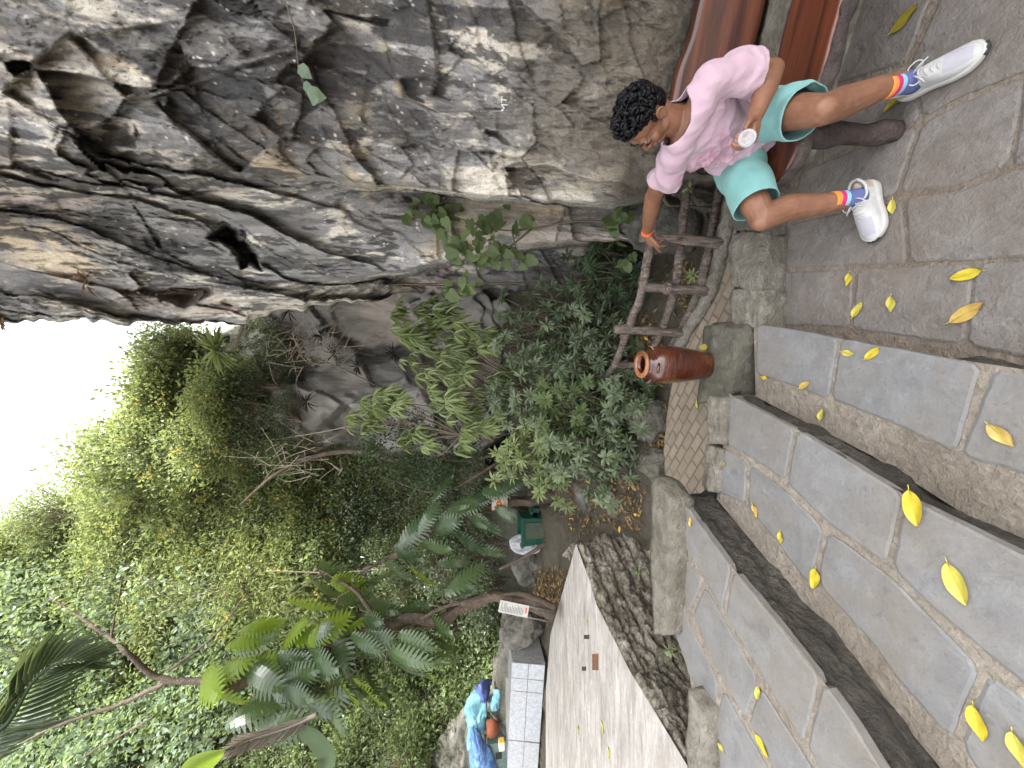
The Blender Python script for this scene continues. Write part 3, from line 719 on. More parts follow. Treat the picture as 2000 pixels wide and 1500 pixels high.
face = (sstep(-0.24, -0.12, Th) * sstep(0.54, 0.42, Eh)).ravel()
dd = fbm(Ph * np.array([0.5, 0.5, 0.35]), 4, 70) * 0.9 + (fbm(Ph * np.array([1.6, 1.6, 0.8]), 5, 71) * (0.4 - 0.28 * face)) + fbm(Ph * np.array([6, 6, 3]), 4, 72) * .07 * face
fl = fbm(Ph * np.array([0.7, 0.7, 0.5]) + 4, 3, 73) * 4; fl = fl - np.floor(fl); dd = dd + (sstep(0, .1, fl) - fl) * 0.12 * face 
hp, _ = plates(Ph[:, 0] + .3 * fbm(Ph * .8, 3, 76), Ph[:, 2] + .3 * fbm(Ph * .8 + 5, 3, 77), 900, 5, 0.12, 0.15, R(50), 1.6); dd = dd + hp * face
for cpt, rad, d in (((1010, 860), (.03, .05), 1.4), ((560, 740), (.02, .03), .3), ((975, 880), (.03, .03), 1.0)):
    dd = dd + pocket(Th, Eh, cpt, rad, d).ravel()
rr_ = np.hypot(Ph[:, 0], Ph[:, 1]); Ph[:, 0] *= (rr_ + dd) / rr_; Ph[:, 1] *= (rr_ + dd) / rr_
colh = np.array([0.26, 0.245, 0.225]) + 0.07 * fbm(Ph * np.array([2, 2, 0.8]), 5, 80)[:, None]
m = band(fbm(Ph * np.array([.9, .9, .6]), 4, 81), 0.1, 0.45); colh = colh * (1 - m) + np.array([0.42, 0.36, 0.31]) * m
m = band(fbm(Ph * np.array([3, 3, .5]), 4, 82), 0.12, 0.4) * 0.7; colh = colh * (1 - m) + np.array([0.08, 0.078, 0.072]) * m
soil = (1 - sstep(0.2, 0.7, face + 0.35 * fbm(Ph * 1.4, 3, 83)))[:, None]
colh = colh * (1 - 0.85 * soil) + np.array([0.045, 0.05, 0.028]) * 0.85 * soil
idx = np.arange(len(rel) * len(ta)).reshape(len(rel), len(ta))
F = np.stack([idx[:-1, :-1], idx[:-1, 1:], idx[1:, 1:], idx[1:, :-1]], -1).reshape(-1, 4)
tag(mesh_obj("hill", Ph, F, rock_mat("hill_limestone"), attrs={"rock": np.clip(colh, .01, .6)}), kind="structure")
HG = (Th, Eh, Ph.reshape(len(rel), len(ta), 3))
def hill_at(px, py):
    t, e = TE(px, py); k = np.argmin((HG[0] - t) ** 2 + (HG[1] - e) ** 2); i, j = divmod(k, HG[0].shape[1]); return Vector(HG[2][i, j])
# ------------------------------------------------------------------ bench of polished live-edge timber
def wood_mat():
    n = N("polished_redwood"); v = n.coords((0.35, 4.5, 4.5)); w = n.coords((0.8, 26, 26))
    f = n.noise(v, 1.6, 5, 0.55, 0.9); g = n.noise(w, 3.0, 6, 0.6, 0.3)
    c = n.ramp(f, [(0.30, (0.012, 0.006, 0.005)), (0.42, (0.05, 0.013, 0.007)), (0.54, (0.115, 0.029, 0.012)), (0.66, (0.15, 0.056, 0.020)), (0.78, (0.05, 0.012, 0.006))])
    c = n.mix(n.ramp(g, [(0.4, 0.45), (0.6, 0.0)]), c, (0.035, 0.012, 0.007))
    n.bump(g, 0.0015); return n.set(c, 0.3, 0.4, Coat_Weight=0.3, Coat_Roughness=0.15)
M_WOOD = wood_mat()
M_BARK = slab_mat("bench_bark_edge", (0.012, 0.007, 0.006), (0.045, 0.028, 0.026), (0.16, 0.13, 0.11), 0.2, 0.03, 18)
M_LEG = slab_mat("dark_bark_leg", (0.025, 0.015, 0.013), (0.095, 0.062, 0.055), (0.02, 0.013, 0.01), 0.6, 0.03, 16)
BU = Vector((0.932, -0.363, 0)); BN = Vector((0.363, 0.932, 0))                # along the bench, towards its back
def bp(u, n, z): return BU * u + BN * n + Vector((0, 0, z))                     # bench frame
bench = empty("bench", bp(0.6, 1.85, 0), "red-brown polished timber bench with live bark edges, the man sits on it", "bench")
BROT = math.atan2(BU.y, BU.x)
def plank(name, outline_lo, outline_hi, u0, u1, zf, th, mat, seed, upright=None, nu=60, nw=12, nt=3):
    """board in the bench frame; outline_lo/hi(u) give its two long edges"""
    mb = MB(); V = []; F = []; us = np.linspace(u0, u1, nu + 1); idx = {}
    def g(i, j, k):
        if (i, j, k) not in idx:
            idx[(i, j, k)] = len(V); u = us[i]; w = j / nw; lo, hi = outline_lo(u), outline_hi(u)
            a = lo + (hi - lo) * w; t = k / nt
            rnd = (0.25 if k in (0, nt) else 0.0) * 0.012
            if j == 0: a += rnd
            if j == nw: a -= rnd
            p = bp(u, a, zf - th * (1 - t)) if upright is None else upright(u, a, th * t)
            V.append(tuple(p - bench.location))
        return idx[(i, j, k)]
    for i in range(nu):
        for j in range(nw):
            F.append((g(i, j, nt), g(i + 1, j, nt), g(i + 1, j + 1, nt), g(i, j + 1, nt))); F.append((g(i, j + 1, 0), g(i + 1, j + 1, 0), g(i + 1, j, 0), g(i, j, 0)))
        for k in range(nt):
            F.append((g(i, 0, k), g(i + 1, 0, k), g(i + 1, 0, k + 1), g(i, 0, k + 1))); F.append((g(i + 1, nw, k), g(i, nw, k), g(i, nw, k + 1), g(i + 1, nw, k + 1)))
    for j in range(nw):
        for k in range(nt):
            F.append((g(0, j + 1, k), g(0, j, k), g(0, j, k + 1), g(0, j + 1, k + 1))); F.append((g(nu, j, k), g(nu, j + 1, k), g(nu, j + 1, k + 1), g(nu, j, k + 1)))
    # object axes follow the board so that the grain does
    V = np.array(V); ca, sa = math.cos(-BROT), math.sin(-BROT); V = np.stack([V[:, 0] * ca - V[:, 1] * sa, V[:, 0] * sa + V[:, 1] * ca, V[:, 2]], 1)
    me = bpy.data.meshes.new(name); me.from_pydata(V.tolist(), [], F); me.materials.append(mat)
    for p_ in me.polygons: p_.use_smooth = True
    o = bpy.data.objects.new(name, me); link(o, bench); o.rotation_euler = (0, 0, BROT); return o
uL = 0.34; uR = 3.3
def wav(u, s, a): return a * (math.sin(u * 5.1 + s) + 0.6 * math.sin(u * 11.3 + 2 * s) + 0.4 * math.sin(u * 23 + s))
endc = lambda u: max(0.0, 1 - (u - uL) / 0.16) ** 2
seat = plank("seat", lambda u: 1.715 + wav(u, 1, 0.008) + endc(u) * 0.06, lambda u: 2.00 + wav(u, 4, 0.006) - endc(u) * 0.10, uL, uR, 0.425, 0.055, M_WOOD, 1)
# rough bark along the front of the seat
mb = MB(); us = np.linspace(uL - 0.02, uR, 150); V = []; nn_ = 9
for i, u in enumerate(us):
    for j in range(nn_):
        a = math.pi * (j / (nn_ - 1)) + math.pi / 2; e = max(0.25, min(1, (u - uL + 0.05) / 0.12))
        V.append(tuple(bp(u, 1.708 + wav(u, 1, 0.008) + endc(u) * 0.06 + math.cos(a) * 0.017 * e, 0.396 + math.sin(a) * 0.032)))
V = np.array(V); V += (np.stack([fbm(V * 22, 4, 1), fbm(V * 22, 4, 2), fbm(V * 22, 4, 3)], 1)) * 0.014
mb.add(V, [(i * nn_ + j, (i + 1) * nn_ + j, (i + 1) * nn_ + j + 1, i * nn_ + j + 1) for i in range(len(us) - 1) for j in range(nn_ - 1)], .3)
mb.build("bark_edge", M_BARK, bench)
tilt = 0.10
def upr(u, a, t): return bp(u, 2.30 + (a - 0.31) * tilt * 2 + t, a)
plank("backrest", lambda u: 0.335 + wav(u, 2, 0.006) + max(0, 1 - (u - 0.47) / 0.16) ** 2 * 0.12, lambda u: 0.70 + wav(u, 5, 0.010) + 0.03 * math.sin(u * 3) - max(0, 1 - (u - 0.47) / 0.22) ** 2 * 0.10 + 0.0, 0.47, uR, 0, 0.05, M_WOOD, 2, upright=upr)
for u in (0.55, 2.3):
    ppx = [bp(u - 0.03, 1.745, 0.385), bp(u - 0.018, 1.725, 0.25), bp(u - 0.006, 1.70, 0.1), bp(u, 1.675, -0.004)]
    v, f = tube(spline(ppx, 8), lerps([0.050, 0.046, 0.043, 0.047], 25), 20); V = np.array(v); V += np.stack([fbm(V * 14, 4, 4), fbm(V * 14, 4, 5), V[:, 0] * 0], 1) * 0.014
    m = MB(); m.add(V, f, .3); m.build("leg", M_LEG, bench)
stone("stone_ledge", [bp(0.5, 2.07, 0), bp(3.4, 2.05, 0), bp(3.4, 2.33, 0), bp(0.5, 2.33, 0)], -0.1, 0.305, 0.02, 12, M_BLOCK, "long low grey stone ledge between the bench seat and its timber backrest", "ledge", None, nx=60, ny=8)

# ------------------------------------------------------------------ rustic fence of log-shaped rails
def log_mat():
    n = N("weathered_log"); v = n.coords((1, 1, 0.12), 'Object'); w = n.coords(kind='World')
    f = n.noise(v, 40, 6, 0.65, 1.2); g = n.noise(w, 9, 5, 0.6, 0.5); h = n.noise(w, 60, 4)
    c = n.ramp(f, [(0.32, (0.02, 0.015, 0.012)), (0.5, (0.12, 0.093, 0.077)), (0.7, (0.26, 0.21, 0.18))]); c = n.mix(n.ramp(g, [(0.45, 0), (0.7, 0.5)]), c, (0.16, 0.135, 0.12))
    n.bump(n.math('ADD', n.math('ADD', f, n.math('MULTIPLY', g, .6)), n.math('MULTIPLY', h, .3)), 0.018); return n.set(c, 0.85, 0.2)
M_LOG = log_mat()
def log(name, pts, r, parent, seed, n=18, sub=10):
    P_ = spline(pts, sub); v, f = tube(P_, lerps(r if hasattr(r, '__len__') else [r, r], len(P_)), n); V = np.array(v)
    c = np.repeat(np.array([tuple(p) for p in P_]), n, 0); d = (V - c); d /= np.linalg.norm(d, axis=1, keepdims=True) + 1e-9
    ang = np.tile(np.arange(n) * 2 * math.pi / n, len(P_)); al = np.repeat(np.arange(len(P_)), n) * 0.12
    rdg = np.abs(vnoise(np.c_[np.cos(ang) * 2.6 + seed, np.sin(ang) * 2.6, al], seed))
    V = V + d * (fbm(V * 13 + seed, 4, seed) * 0.010 - rdg * 0.010 + 0.006 + 0.02 * np.exp(-np.abs(vnoise(V * 6 + seed, seed + 3)) * 16) * (vnoise(V * 9, seed) > .2))[:, None]
    m = MB(); m.add(V, f, .3); return m.build(name, M_LOG, parent)
fp = [((1412, 476), (1250, 463)), ((1387, 570), (1250, 560)), ((1338, 652), (1200, 643))]
posts = []
for (b, t) in fp:
    B = QZ(b[0], b[1], 0.06); posts.append((B, QY(t[0], t[1], B.y + 0.02)))
far = [((1300, 716), 3.25, (1196, 712)), ((1268, 742), 3.75, (1178, 738)), ((1248, 765), 4.2, (1165, 760))]
for (b, Y, t) in far: posts.append((QY(b[0], b[1], Y), QY(t[0], t[1], Y + 0.02)))
fence = empty("log_fence", posts[1][0], "rustic fence of rough dark log posts and three curving rails behind the seated man", "fence")
for i, (b, t) in enumerate(posts): log("post", [b - Vector((0, 0, .1)), b * 0.6 + t * 0.4 + Vector((0.006, 0, 0)), t], [0.034, 0.031, 0.029], fence, 20 + i)
def rail(px):
    return [QY(x, y, Y) for x, y, Y in px]
R1 = rail([(1306, 318, 2.44), (1290, 365, 2.45), (1272, 460, 2.46), (1262, 520, 2.47), (1250, 580, 2.55), (1228, 640, 2.82), (1206, 700, 3.2), (1187, 735, 3.72), (1172, 770, 4.25), (1163, 795, 4.7)])
R2 = rail([(1352, 305, 2.44), (1342, 365, 2.45), (1332, 460, 2.46), (1318, 560, 2.52), (1292, 645, 2.83), (1262, 700, 3.2), (1232, 738, 3.72), (1212, 768, 4.25), (1200, 792, 4.7)])
R3 = rail([(1416, 300, 2.44), (1406, 365, 2.45), (1388, 460, 2.46), (1366, 560, 2.52), (1326, 650, 2.84), (1292, 705, 3.2), (1256, 742, 3.72), (1236, 768, 4.25)])
for i, r_ in enumerate((R1, R2, R3)): log("rail", r_, 0.027, fence, 40 + i, sub=14)
kp = [QZ(x, y, 0.05) for x, y in ((1440, 345), (1424, 420), (1412, 478), (1388, 572), (1340, 652), (1308, 712))]
v, f = tube(spline(kp, 12), 0.055, 10); V = np.array(v); V += fbm(V * 12, 3, 8)[:, None] * 0.012
m = MB(); m.add(V, f, .3); tag(m.build("kerb", M_BLOCK, origin=kp[2]), "rounded cement kerb that the log fence posts stand in", "kerb")

# ------------------------------------------------------------------ glazed jar
def glaze(name, a, b, rough, coat):
    n = N(name); v = n.coords((1, 1, 5)); w = n.coords(); f = n.noise(v, 9, 6, 0.65); g = n.noise(w, 6, 4); h = n.noise(n.coords((1, 1, 30)), 5, 3)
    c = n.mix(n.ramp(f, [(0.35, 0), (0.7, 1)]), a, b); c = n.mix(n.ramp(g, [(0.5, 0), (0.75, 0.6)]), c, (0.19, 0.085, 0.012)); c = n.mix(n.ramp(h, [(0.35, 0.5), (0.5, 0)]), c, (0.02, 0.006, 0.004))
    n.bump(n.math('ADD', h, n.math('MULTIPLY', f, .5)), 0.003); return n.set(c, rough, 0.5, Coat_Weight=coat, Coat_Roughness=0.06)
M_GLAZE = glaze("brown_glaze", (0.03, 0.007, 0.004), (0.095, 0.021, 0.008), 0.22, 0.6)
M_RIM = glaze("unglazed_rim", (0.19, 0.07, 0.03), (0.30, 0.12, 0.05), 0.35, 0.2)
jl = QZ(1396, 712, 0.258); jl.y += 0.07
jar = empty("jar", jl, "tall brown glazed earthenware jar standing on the mossy stone block", "jar")
prof = [(0.0, 0.0), (0.078, 0.0), (0.084, 0.008), (0.094, 0.06), (0.107, 0.14), (0.118, 0.23), (0.124, 0.32), (0.1235, 0.385), (0.114, 0.425), (0.094, 0.452), (0.076, 0.464), (0.068, 0.474), (0.066, 0.492), (0.070, 0.503), (0.058, 0.503), (0.054, 0.47), (0.09, 0.43), (0.105, 0.35), (0.09, 0.1), (0.0, 0.05)]
v, f = lathe(prof, 64); V = np.array(v) * np.array([1.0, 1.0, 0.94])
dent = 0.0025 * np.sin(V[:, 2] * 120); V[:, :2] *= (1 + dent / 0.1 * 0.3)[:, None]
mesh_obj("body", V + np.array(jl), f, M_GLAZE, jar)
ring = [(0.061 + 0.0165 * math.cos(a) * 1.05 + 0.012, 0.506 + 0.014 * math.sin(a)) for a in np.linspace(-math.pi * 0.5, math.pi * 1.5, 17)]
v, f = lathe(ring, 64); mesh_obj("rim", np.array(v) * np.array([1, 1, 0.94]) + np.array(jl), f, M_RIM, jar)
for a in (-1.85, -0.1, 1.3, 2.9):
    d = Vector((math.cos(a), math.sin(a), 0)); s_ = Vector((-d.y, d.x, 0)); c0 = jl + d * 0.104 + Vector((0, 0, 0.41))
    v, f = tube(spline([c0 - s_ * 0.028 - d * .012, c0 - s_ * 0.018 + d * 0.012 + Vector((0, 0, 0.012)), c0 + d * 0.016 + Vector((0, 0, .018)), c0 + s_ * 0.018 + d * 0.012 + Vector((0, 0, .012)), c0 + s_ * 0.028 - d * .012], 5), 0.0085, 8)
    mesh_obj("lug", v, f, M_GLAZE, jar)

# ------------------------------------------------------------------ the seated man
def skin_mat():
    n = N("skin"); v = n.coords(kind='World'); f = n.noise(v, 26, 4); g = n.noise(v, 160, 3); h = n.noise(v, 9, 3)
    c = n.mix(n.ramp(f, [(0.3, 0), (0.7, 1)]), (0.155, 0.070, 0.040), (0.225, 0.108, 0.064)); c = n.mix(n.ramp(h, [(0.5, 0), (0.75, .35)]), c, (0.11, 0.048, 0.028))
    t = n.attr("tone"); c = n.mix(t, c, (0.30, 0.085, 0.065)); n.bump(g, 0.0012)
    return n.set(c, 0.48, 0.4, Subsurface_Weight=0.12, Subsurface_Scale=0.02)
def cloth(name, a, b, pr=None, scale=300, rough=0.9):
    n = N(name); v = n.coords(kind='World'); f = n.noise(v, scale, 3); g = n.noise(v, 7, 4)
    c = n.mix(n.ramp(g, [(0.35, 0), (0.65, 1)]), a, b)
    if pr is not None:
        t = n.attr("tone"); p = n.noise(n.coords((1, 1, 2.2), 'World'), 42, 4, 0.7); c = n.mix(n.math('MULTIPLY', t, n.ramp(p, [(0.44, 0), (0.56, 0.7)])), c, pr)
    n.bump(n.math('ADD', f, n.math('MULTIPLY', n.noise(v, 24, 4), 0.8)), 0.0022)
    return n.set(c, rough, 0.1, Sheen_Weight=0.15)
M_SKIN = skin_mat(); M_SHIRT = cloth("pink_cotton", (0.385, 0.265, 0.315), (0.445, 0.32, 0.375), (0.33, 0.13, 0.20)); M_SHORTS = cloth("mint_cotton", (0.155, 0.335, 0.32), (0.195, 0.39, 0.375))
M_HAIR = simple("black_hair", (0.0022, 0.0022, 0.003), 0.42, 0.4, 120, 0.001, 0.18)
hipR, hipL = Vector((1.175, 1.69, 0.53)), Vector((1.31, 1.605, 0.53))
pelv = Vector((1.25, 1.665, 0.555)); kneeR, kneeL = Vector((0.785, 1.545, 0.50)), Vector((1.085, 1.255, 0.505))
ankR, ankL = Vector((0.865, 1.462, 0.105)), Vector((1.262, 1.262, 0.105))
chest = Vector((1.175, 1.53, 0.83)); neckb = Vector((1.140, 1.462, 0.995)); shR, shL = Vector((1.035, 1.56, 0.955)), Vector((1.195, 1.300, 0.955))
elR, wrR = Vector((1.0, 1.83, 0.895)), Vector((0.918, 2.085, 0.79)); elL, wrL = Vector((1.27, 1.315, 0.672)), Vector((1.045, 1.295, 0.775))
HC = Vector((1.121, 1.449, 1.150)); HF = Vector((-0.83, 0.545, -0.11)).normalized(); HU0 = (HC - neckb).normalized()
HU = Vector((-0.306, -0.163, 0.938)); HU = (HU - HF * HU.dot(HF)).normalized(); HR = HF.cross(HU).normalized()
HM = Matrix((HR, HF, HU)).transposed()                                         # columns: right, forward, up
def hp(x, y, z): return HC + HR * x + HF * y + HU * z
man = empty("person", Vector((1.1, 1.5, 0)), "seated young man in pink T-shirt and mint shorts, arm stretched over the fence", "person")
b = MB()
def limb(mb, pts, rad, n=16, sub=5):
    P_ = spline(pts, sub) if len(pts) > 2 else [pts[0] + (pts[1] - pts[0]) * t for t in np.linspace(0, 1, 8)]
    r_ = lerps(rad, len(P_)); v, f = tube(P_, r_, n); mb.add(v, f)
    for p, r0 in ((P_[0], r_[0]), (P_[-1], r_[-1])): mb.add(*sphere(p, r0, 14, 8))
def ell(mb, c, r, M=None, nu=18, nv=12): mb.add(*sphere(c, r, nu, nv, M))
up_, tw = (neckb - pelv).normalized(), (shL - shR).normalized()
limb(b, [pelv, pelv * .5 + chest * .5, chest], [0.10, 0.09, 0.095]); ell(b, chest, (0.10, 0.10, 0.14)); limb(b, [shR * .75 + shL * .25, shL * .75 + shR * .25], [0.048, 0.048])
limb(b, [neckb - up_ * .05, neckb + (HC - neckb) * .35 + HF * 0.0, hp(0, -0.022, -0.055)], [0.072, 0.056, 0.054])
limb(b, [hipR, hipR * .5 + kneeR * .5 + Vector((0, 0, .01)), kneeR], [0.085, 0.076, 0.056]); limb(b, [hipL, hipL * .5 + kneeL * .5 + Vector((0, 0, .01)), kneeL], [0.085, 0.076, 0.056])
def shin(mb, k, a, back):
    limb(mb, [k, k * .7 + a * .3 + back * .026, k * .35 + a * .65 + back * .010, a], [0.056, 0.062, 0.049, 0.037]); ell(mb, k + Vector((0, 0, .006)) - back * .014, (0.046, 0.046, 0.048))
shin(b, kneeR, ankR, Vector((0.95, 0.2, 0))); shin(b, kneeL, ankL, Vector((0.3, 0.9, 0)))
limb(b, [shR - up_ * .01, shR * .5 + elR * .5, elR], [0.046, 0.046, 0.043]); limb(b, [elR, elR * .65 + wrR * .35, wrR], [0.043, 0.044, 0.028])
limb(b, [shL * .94 + shR * .06 - up_ * .014, shL * .5 + elL * .5, elL], [0.042, 0.045, 0.043]); limb(b, [elL, elL * .65 + wrL * .35, wrL], [0.043, 0.044, 0.028])
# head
ell(b, hp(0, -0.012, 0.032), (0.074, 0.094, 0.086), HM, 24, 16); ell(b, hp(0, 0.032, -0.03), (0.060, 0.062, 0.082), HM, 24, 16)
ell(b, hp(0, 0.070, -0.098), (0.024, 0.022, 0.020), HM); ell(b, hp(0, 0.045, -0.088), (0.045, 0.045, 0.024), HM)
for sx in (-1, 1):
    ell(b, hp(sx * 0.046, 0.012, -0.070), (0.022, 0.040, 0.026), HM); ell(b, hp(sx * 0.040, 0.062, -0.028), (0.024, 0.022, 0.022), HM); ell(b, hp(sx * 0.030, 0.083, 0.020), (0.026, 0.014, 0.010), HM)
    ell(b, hp(sx * 0.032, 0.080, -0.001), (0.017, 0.012, 0.012), HM); ell(b, hp(sx * 0.011, 0.099, -0.040), (0.009, 0.010, 0.008), HM)
    ell(b, hp(sx * 0.077, -0.012, -0.012), (0.007, 0.020, 0.031), HM); limb(b, [hp(sx * 0.079, 0.004, 0.006), hp(sx * 0.086, -0.012, 0.022), hp(sx * 0.088, -0.030, 0.008), hp(sx * 0.083, -0.026, -0.020), hp(sx * 0.077, -0.004, -0.040)], [.005, .005, .005, .005, .006], 8)
limb(b, [hp(0, 0.088, 0.010), hp(0, 0.101, -0.014), hp(0, 0.112, -0.036)], [0.0085, 0.0095, 0.0105]); ell(b, hp(0, 0.092, -0.064), (0.024, 0.012, 0.007), HM); ell(b, hp(0, 0.089, -0.077), (0.020, 0.012, 0.007), HM)
# hands
def hand(mb, wr, d, back, side, curl, thumb, length=0.10, spread=0.10, fl=1.0):
    """d: wrist to knuckles, back: back of the hand, side: towards the thumb; curl per finger"""
    d, back = d.normalized(), back.normalized(); side = (side - d * side.dot(d)).normalized(); back = side.cross(d) if side.cross(d).dot(back) > 0 else d.cross(side)
    limb(mb, [wr, wr + d * 0.045, wr + d * 0.085], [0.026, 0.030, 0.028]); 
    for q in (-0.026, 0, 0.024): limb(mb, [wr + d * 0.02 + side * q * .6, wr + d * 0.088 + side * q], [0.017, 0.014], 10)
    tips = []
    for i, (off, L) in enumerate(((0.031, 0.074), (0.010, 0.082), (-0.011, 0.076), (-0.031, 0.060))):
        p = wr + d * (0.092 - 0.006 * abs(i - 1)) + side * off; a = 0.0; pts = [p - d * 0.02, p]; c0 = curl[i]
        for seg, frac in enumerate((0.45, 0.32, 0.23)):
            a += c0[seg]; v_ = (d + side * off * spread * 40 * 0.1).normalized() * math.cos(a) - back * math.sin(a); p = p + v_ * L * frac * fl; pts.append(p)
        limb(mb, pts, [0.0105, 0.0105, 0.0095, 0.0088, 0.0072], 10, 4); tips.append(p)
    p0 = wr + d * 0.028 + side * 0.026; t1, t2 = thumb
    p1 = p0 + t1.normalized() * 0.042; p2 = p1 + t2.normalized() * 0.034; limb(mb, [p0 - side * .012, p0, p1, p2], [0.014, 0.0135, 0.0115, 0.0085], 10, 4); return tips
dR = (QY(1276, 478, 2.19) - wrR).normalized()
dR = (QY(1284, 490, 2.17) - wrR).normalized(); bkR = Vector((-0.75, -0.2, 0.6))
hand(b, wrR, dR, bkR, Vector((-0.75, -0.5, -0.25)), [(0.05, .1, .1), (.35, .4, .3), (.55, .5, .4), (.6, .6, .4)], (dR * 0.75 + Vector((-0.5, -0.5, -0.3)), dR * 0.9 + Vector((-0.3, -0.2, -0.3))))
dL = Vector((-0.93, -0.02, 0.22)).normalized()
BOT_C = wrL + dL * 0.085 + Vector((0.0, -0.005, 0.022)); BOT_D = (Vector((0, 0, CAM_H)) - BOT_C).normalized(); BOT_D = (BOT_D + Vector((0.0, -0.1, -0.12))).normalized()
grip_side = (BOT_D * -1.0); upL = Vector((0.1, 0.1, 1)); 
bkL = (Vector((0, -0.35, -1))).normalized()
hand(b, wrL + dL * -0.01, dL, bkL, BOT_D, [(.55, .9, .8)] * 4, (dL * .5 + Vector((0, -.35, .8)), dL * .9 + Vector((0, .1, .35))))
bm = remesh(b, 0.0034, 3, 0.5)
body = bm_obj("body", bm, M_SKIN, man)
Vb = np.empty(len(body.data.vertices) * 3); body.data.vertices.foreach_get("co", Vb); Vb = Vb.reshape(-1, 3) + np.array(man.location)
lip = np.zeros(len(Vb))
for c_, r_ in ((hp(0, 0.105, -0.065), .017), (hp(0, 0.100, -0.077), .016)): lip = np.maximum(lip, 0.55 * np.exp(-(np.linalg.norm(Vb - np.array(c_), axis=1) / r_) ** 4))
ear = np.exp(-(np.linalg.norm(Vb - np.array(hp(0.08, -.012, -.01)), axis=1) / .03) ** 4) * .3
at = body.data.attributes.new("tone", 'FLOAT', 'POINT'); at.data.foreach_set("value", np.maximum(lip, ear))
M_BROW = simple("brow_hair", (0.012, 0.009, 0.008), 0.7); M_LASH = M_BROW
for sx in (-1, 1):
    v, f = tube(spline([hp(sx * 0.014, 0.098, 0.020), hp(sx * 0.031, 0.0975, 0.029), hp(sx * 0.054, 0.080, 0.021)], 5), lerps([.0035, .0045, .002], 11), 6); mesh_obj("eyebrow", v, f, M_BROW, man)
    v, f = tube(spline([hp(sx * 0.018, 0.0935, -0.005), hp(sx * 0.033, 0.0950, -0.009), hp(sx * 0.049, 0.082, -0.004)], 5), lerps([.002, .0032, .002], 11), 6); mesh_obj("eyelash", v, f, M_LASH, man)
# hair: a cap of tight curls, longer on top
m = MB(); rr = random.Random(3)
ell(m, hp(0, -0.020, 0.045), (0.0765, 0.094, 0.085), HM, 24, 16); ell(m, hp(0, -0.052, -0.015), (0.064, 0.056, 0.062), HM)
def hair_ok(d): return (d.z > 0.50 if d.y > 0.25 else d.z > -0.62 + (0.35 if abs(d.x) > .6 and d.y > -.3 else 0))
k = 0
while k < 400:
    d = Vector((rr.gauss(0, 1), rr.gauss(0, 1), rr.gauss(0, 1))).normalized()
    if not hair_ok(d): continue
    k += 1; topw = max(0, d.z)
    c_ = hp(d.x * 0.072, -0.014 + d.y * 0.090, 0.038 + d.z * 0.080) + (HR * d.x + HF * d.y + HU * d.z) * (0.006 + 0.020 * topw * rr.random() + (0.012 * topw if d.y > .3 else 0))
    ax = Vector((rr.gauss(0, 1), rr.gauss(0, 1), rr.gauss(0, 1))).normalized(); e1 = ax.orthogonal().normalized(); e2 = ax.cross(e1)
    R0 = rr.uniform(0.008, 0.016) * (0.55 + 0.6 * topw); a0 = rr.uniform(0, 6.28); sp = rr.uniform(3.5, 7)
    pts = [c_ + e1 * (R0 * math.cos(a0 + t * sp)) + e2 * (R0 * math.sin(a0 + t * sp)) + ax * (t - .5) * 0.012 for t in np.linspace(0, 1, 9)]
    v, f = tube(pts, [0.002 + 0.0066 * math.sin(math.pi * t) for t in np.linspace(0, 1, 9)], 5, caps=False); m.add(v, f)
m.build("hair", M_HAIR, man)
# shirt
def cut(bm, co, no, cen, rad):
    geom = [f for f in bm.faces if (f.calc_center_median() - cen).length < rad]; es = {e for f in geom for e in f.edges}; vs = {v for f in geom for v in f.verts}
    bmesh.ops.bisect_plane(bm, geom=list(vs) + list(es) + geom, plane_co=co, plane_no=no, dist=1e-5)
    bmesh.ops.delete(bm, geom=[f for f in bm.faces if (f.calc_center_median() - cen).length < rad and (f.calc_center_median() - co).dot(no) > 0], context='FACES')
def cloth_obj(name, mb, vox, mat, cuts, folds, thick=0.004):
    bm = remesh(mb, vox, 5, 0.5)
    for c_ in cuts: cut(bm, *c_)
    bm.verts.ensure_lookup_table(); bm.normal_update()
    V = np.array([v.co[:] for v in bm.verts]); Nn = np.array([v.normal[:] for v in bm.verts]); V = V + Nn * folds(V)[:, None]
    for v, c_ in zip(bm.verts, V): v.co = c_
    for _ in range(5):
        new = {}
        for v in bm.verts:
            nb_ = [e.other_vert(v) for e in v.link_edges if e.is_boundary]
            if len(nb_) == 2: new[v] = v.co * .5 + (nb_[0].co + nb_[1].co) * .25
        for v, c_ in new.items(): v.co = c_
    bmesh.ops.smooth_vert(bm, verts=bm.verts, factor=0.4, use_axis_x=True, use_axis_y=True, use_axis_z=True)
    o = bm_obj(name, bm, mat, man); s_ = o.modifiers.new("cloth", 'SOLIDIFY'); s_.thickness = thick; s_.offset = -1; return o
b = MB(); fwd = Vector((-0.86, -0.5, 0)).normalized()
TM = Matrix((fwd, tw, up_)).transposed()
limb(b, [pelv + Vector((-0.015, -0.01, -.015)), pelv * .55 + chest * .45 + fwd * .02, chest + fwd * .01, chest * .4 + neckb * .6], [0.145, 0.135, 0.135, 0.10], 22)
ell(b, chest + up_ * 0.02 + fwd * .012, (0.122, 0.178, 0.15), TM, 28, 18); ell(b, pelv + fwd * 0.03 + up_ * .06, (0.125, 0.158, 0.13), TM, 26, 16)
limb(b, [shR * .75 + shL * .25 + up_ * .012, shL * .75 + shR * .25 + up_ * .012], [0.078, 0.078], 20); limb(b, [neckb - up_ * .06, neckb + up_ * .012, neckb + (HC - neckb) * .55], [0.10, 0.070, 0.064], 20)
sR, sL = shR + (elR - shR) * 0.50, shL + (elL - shL) * 0.66
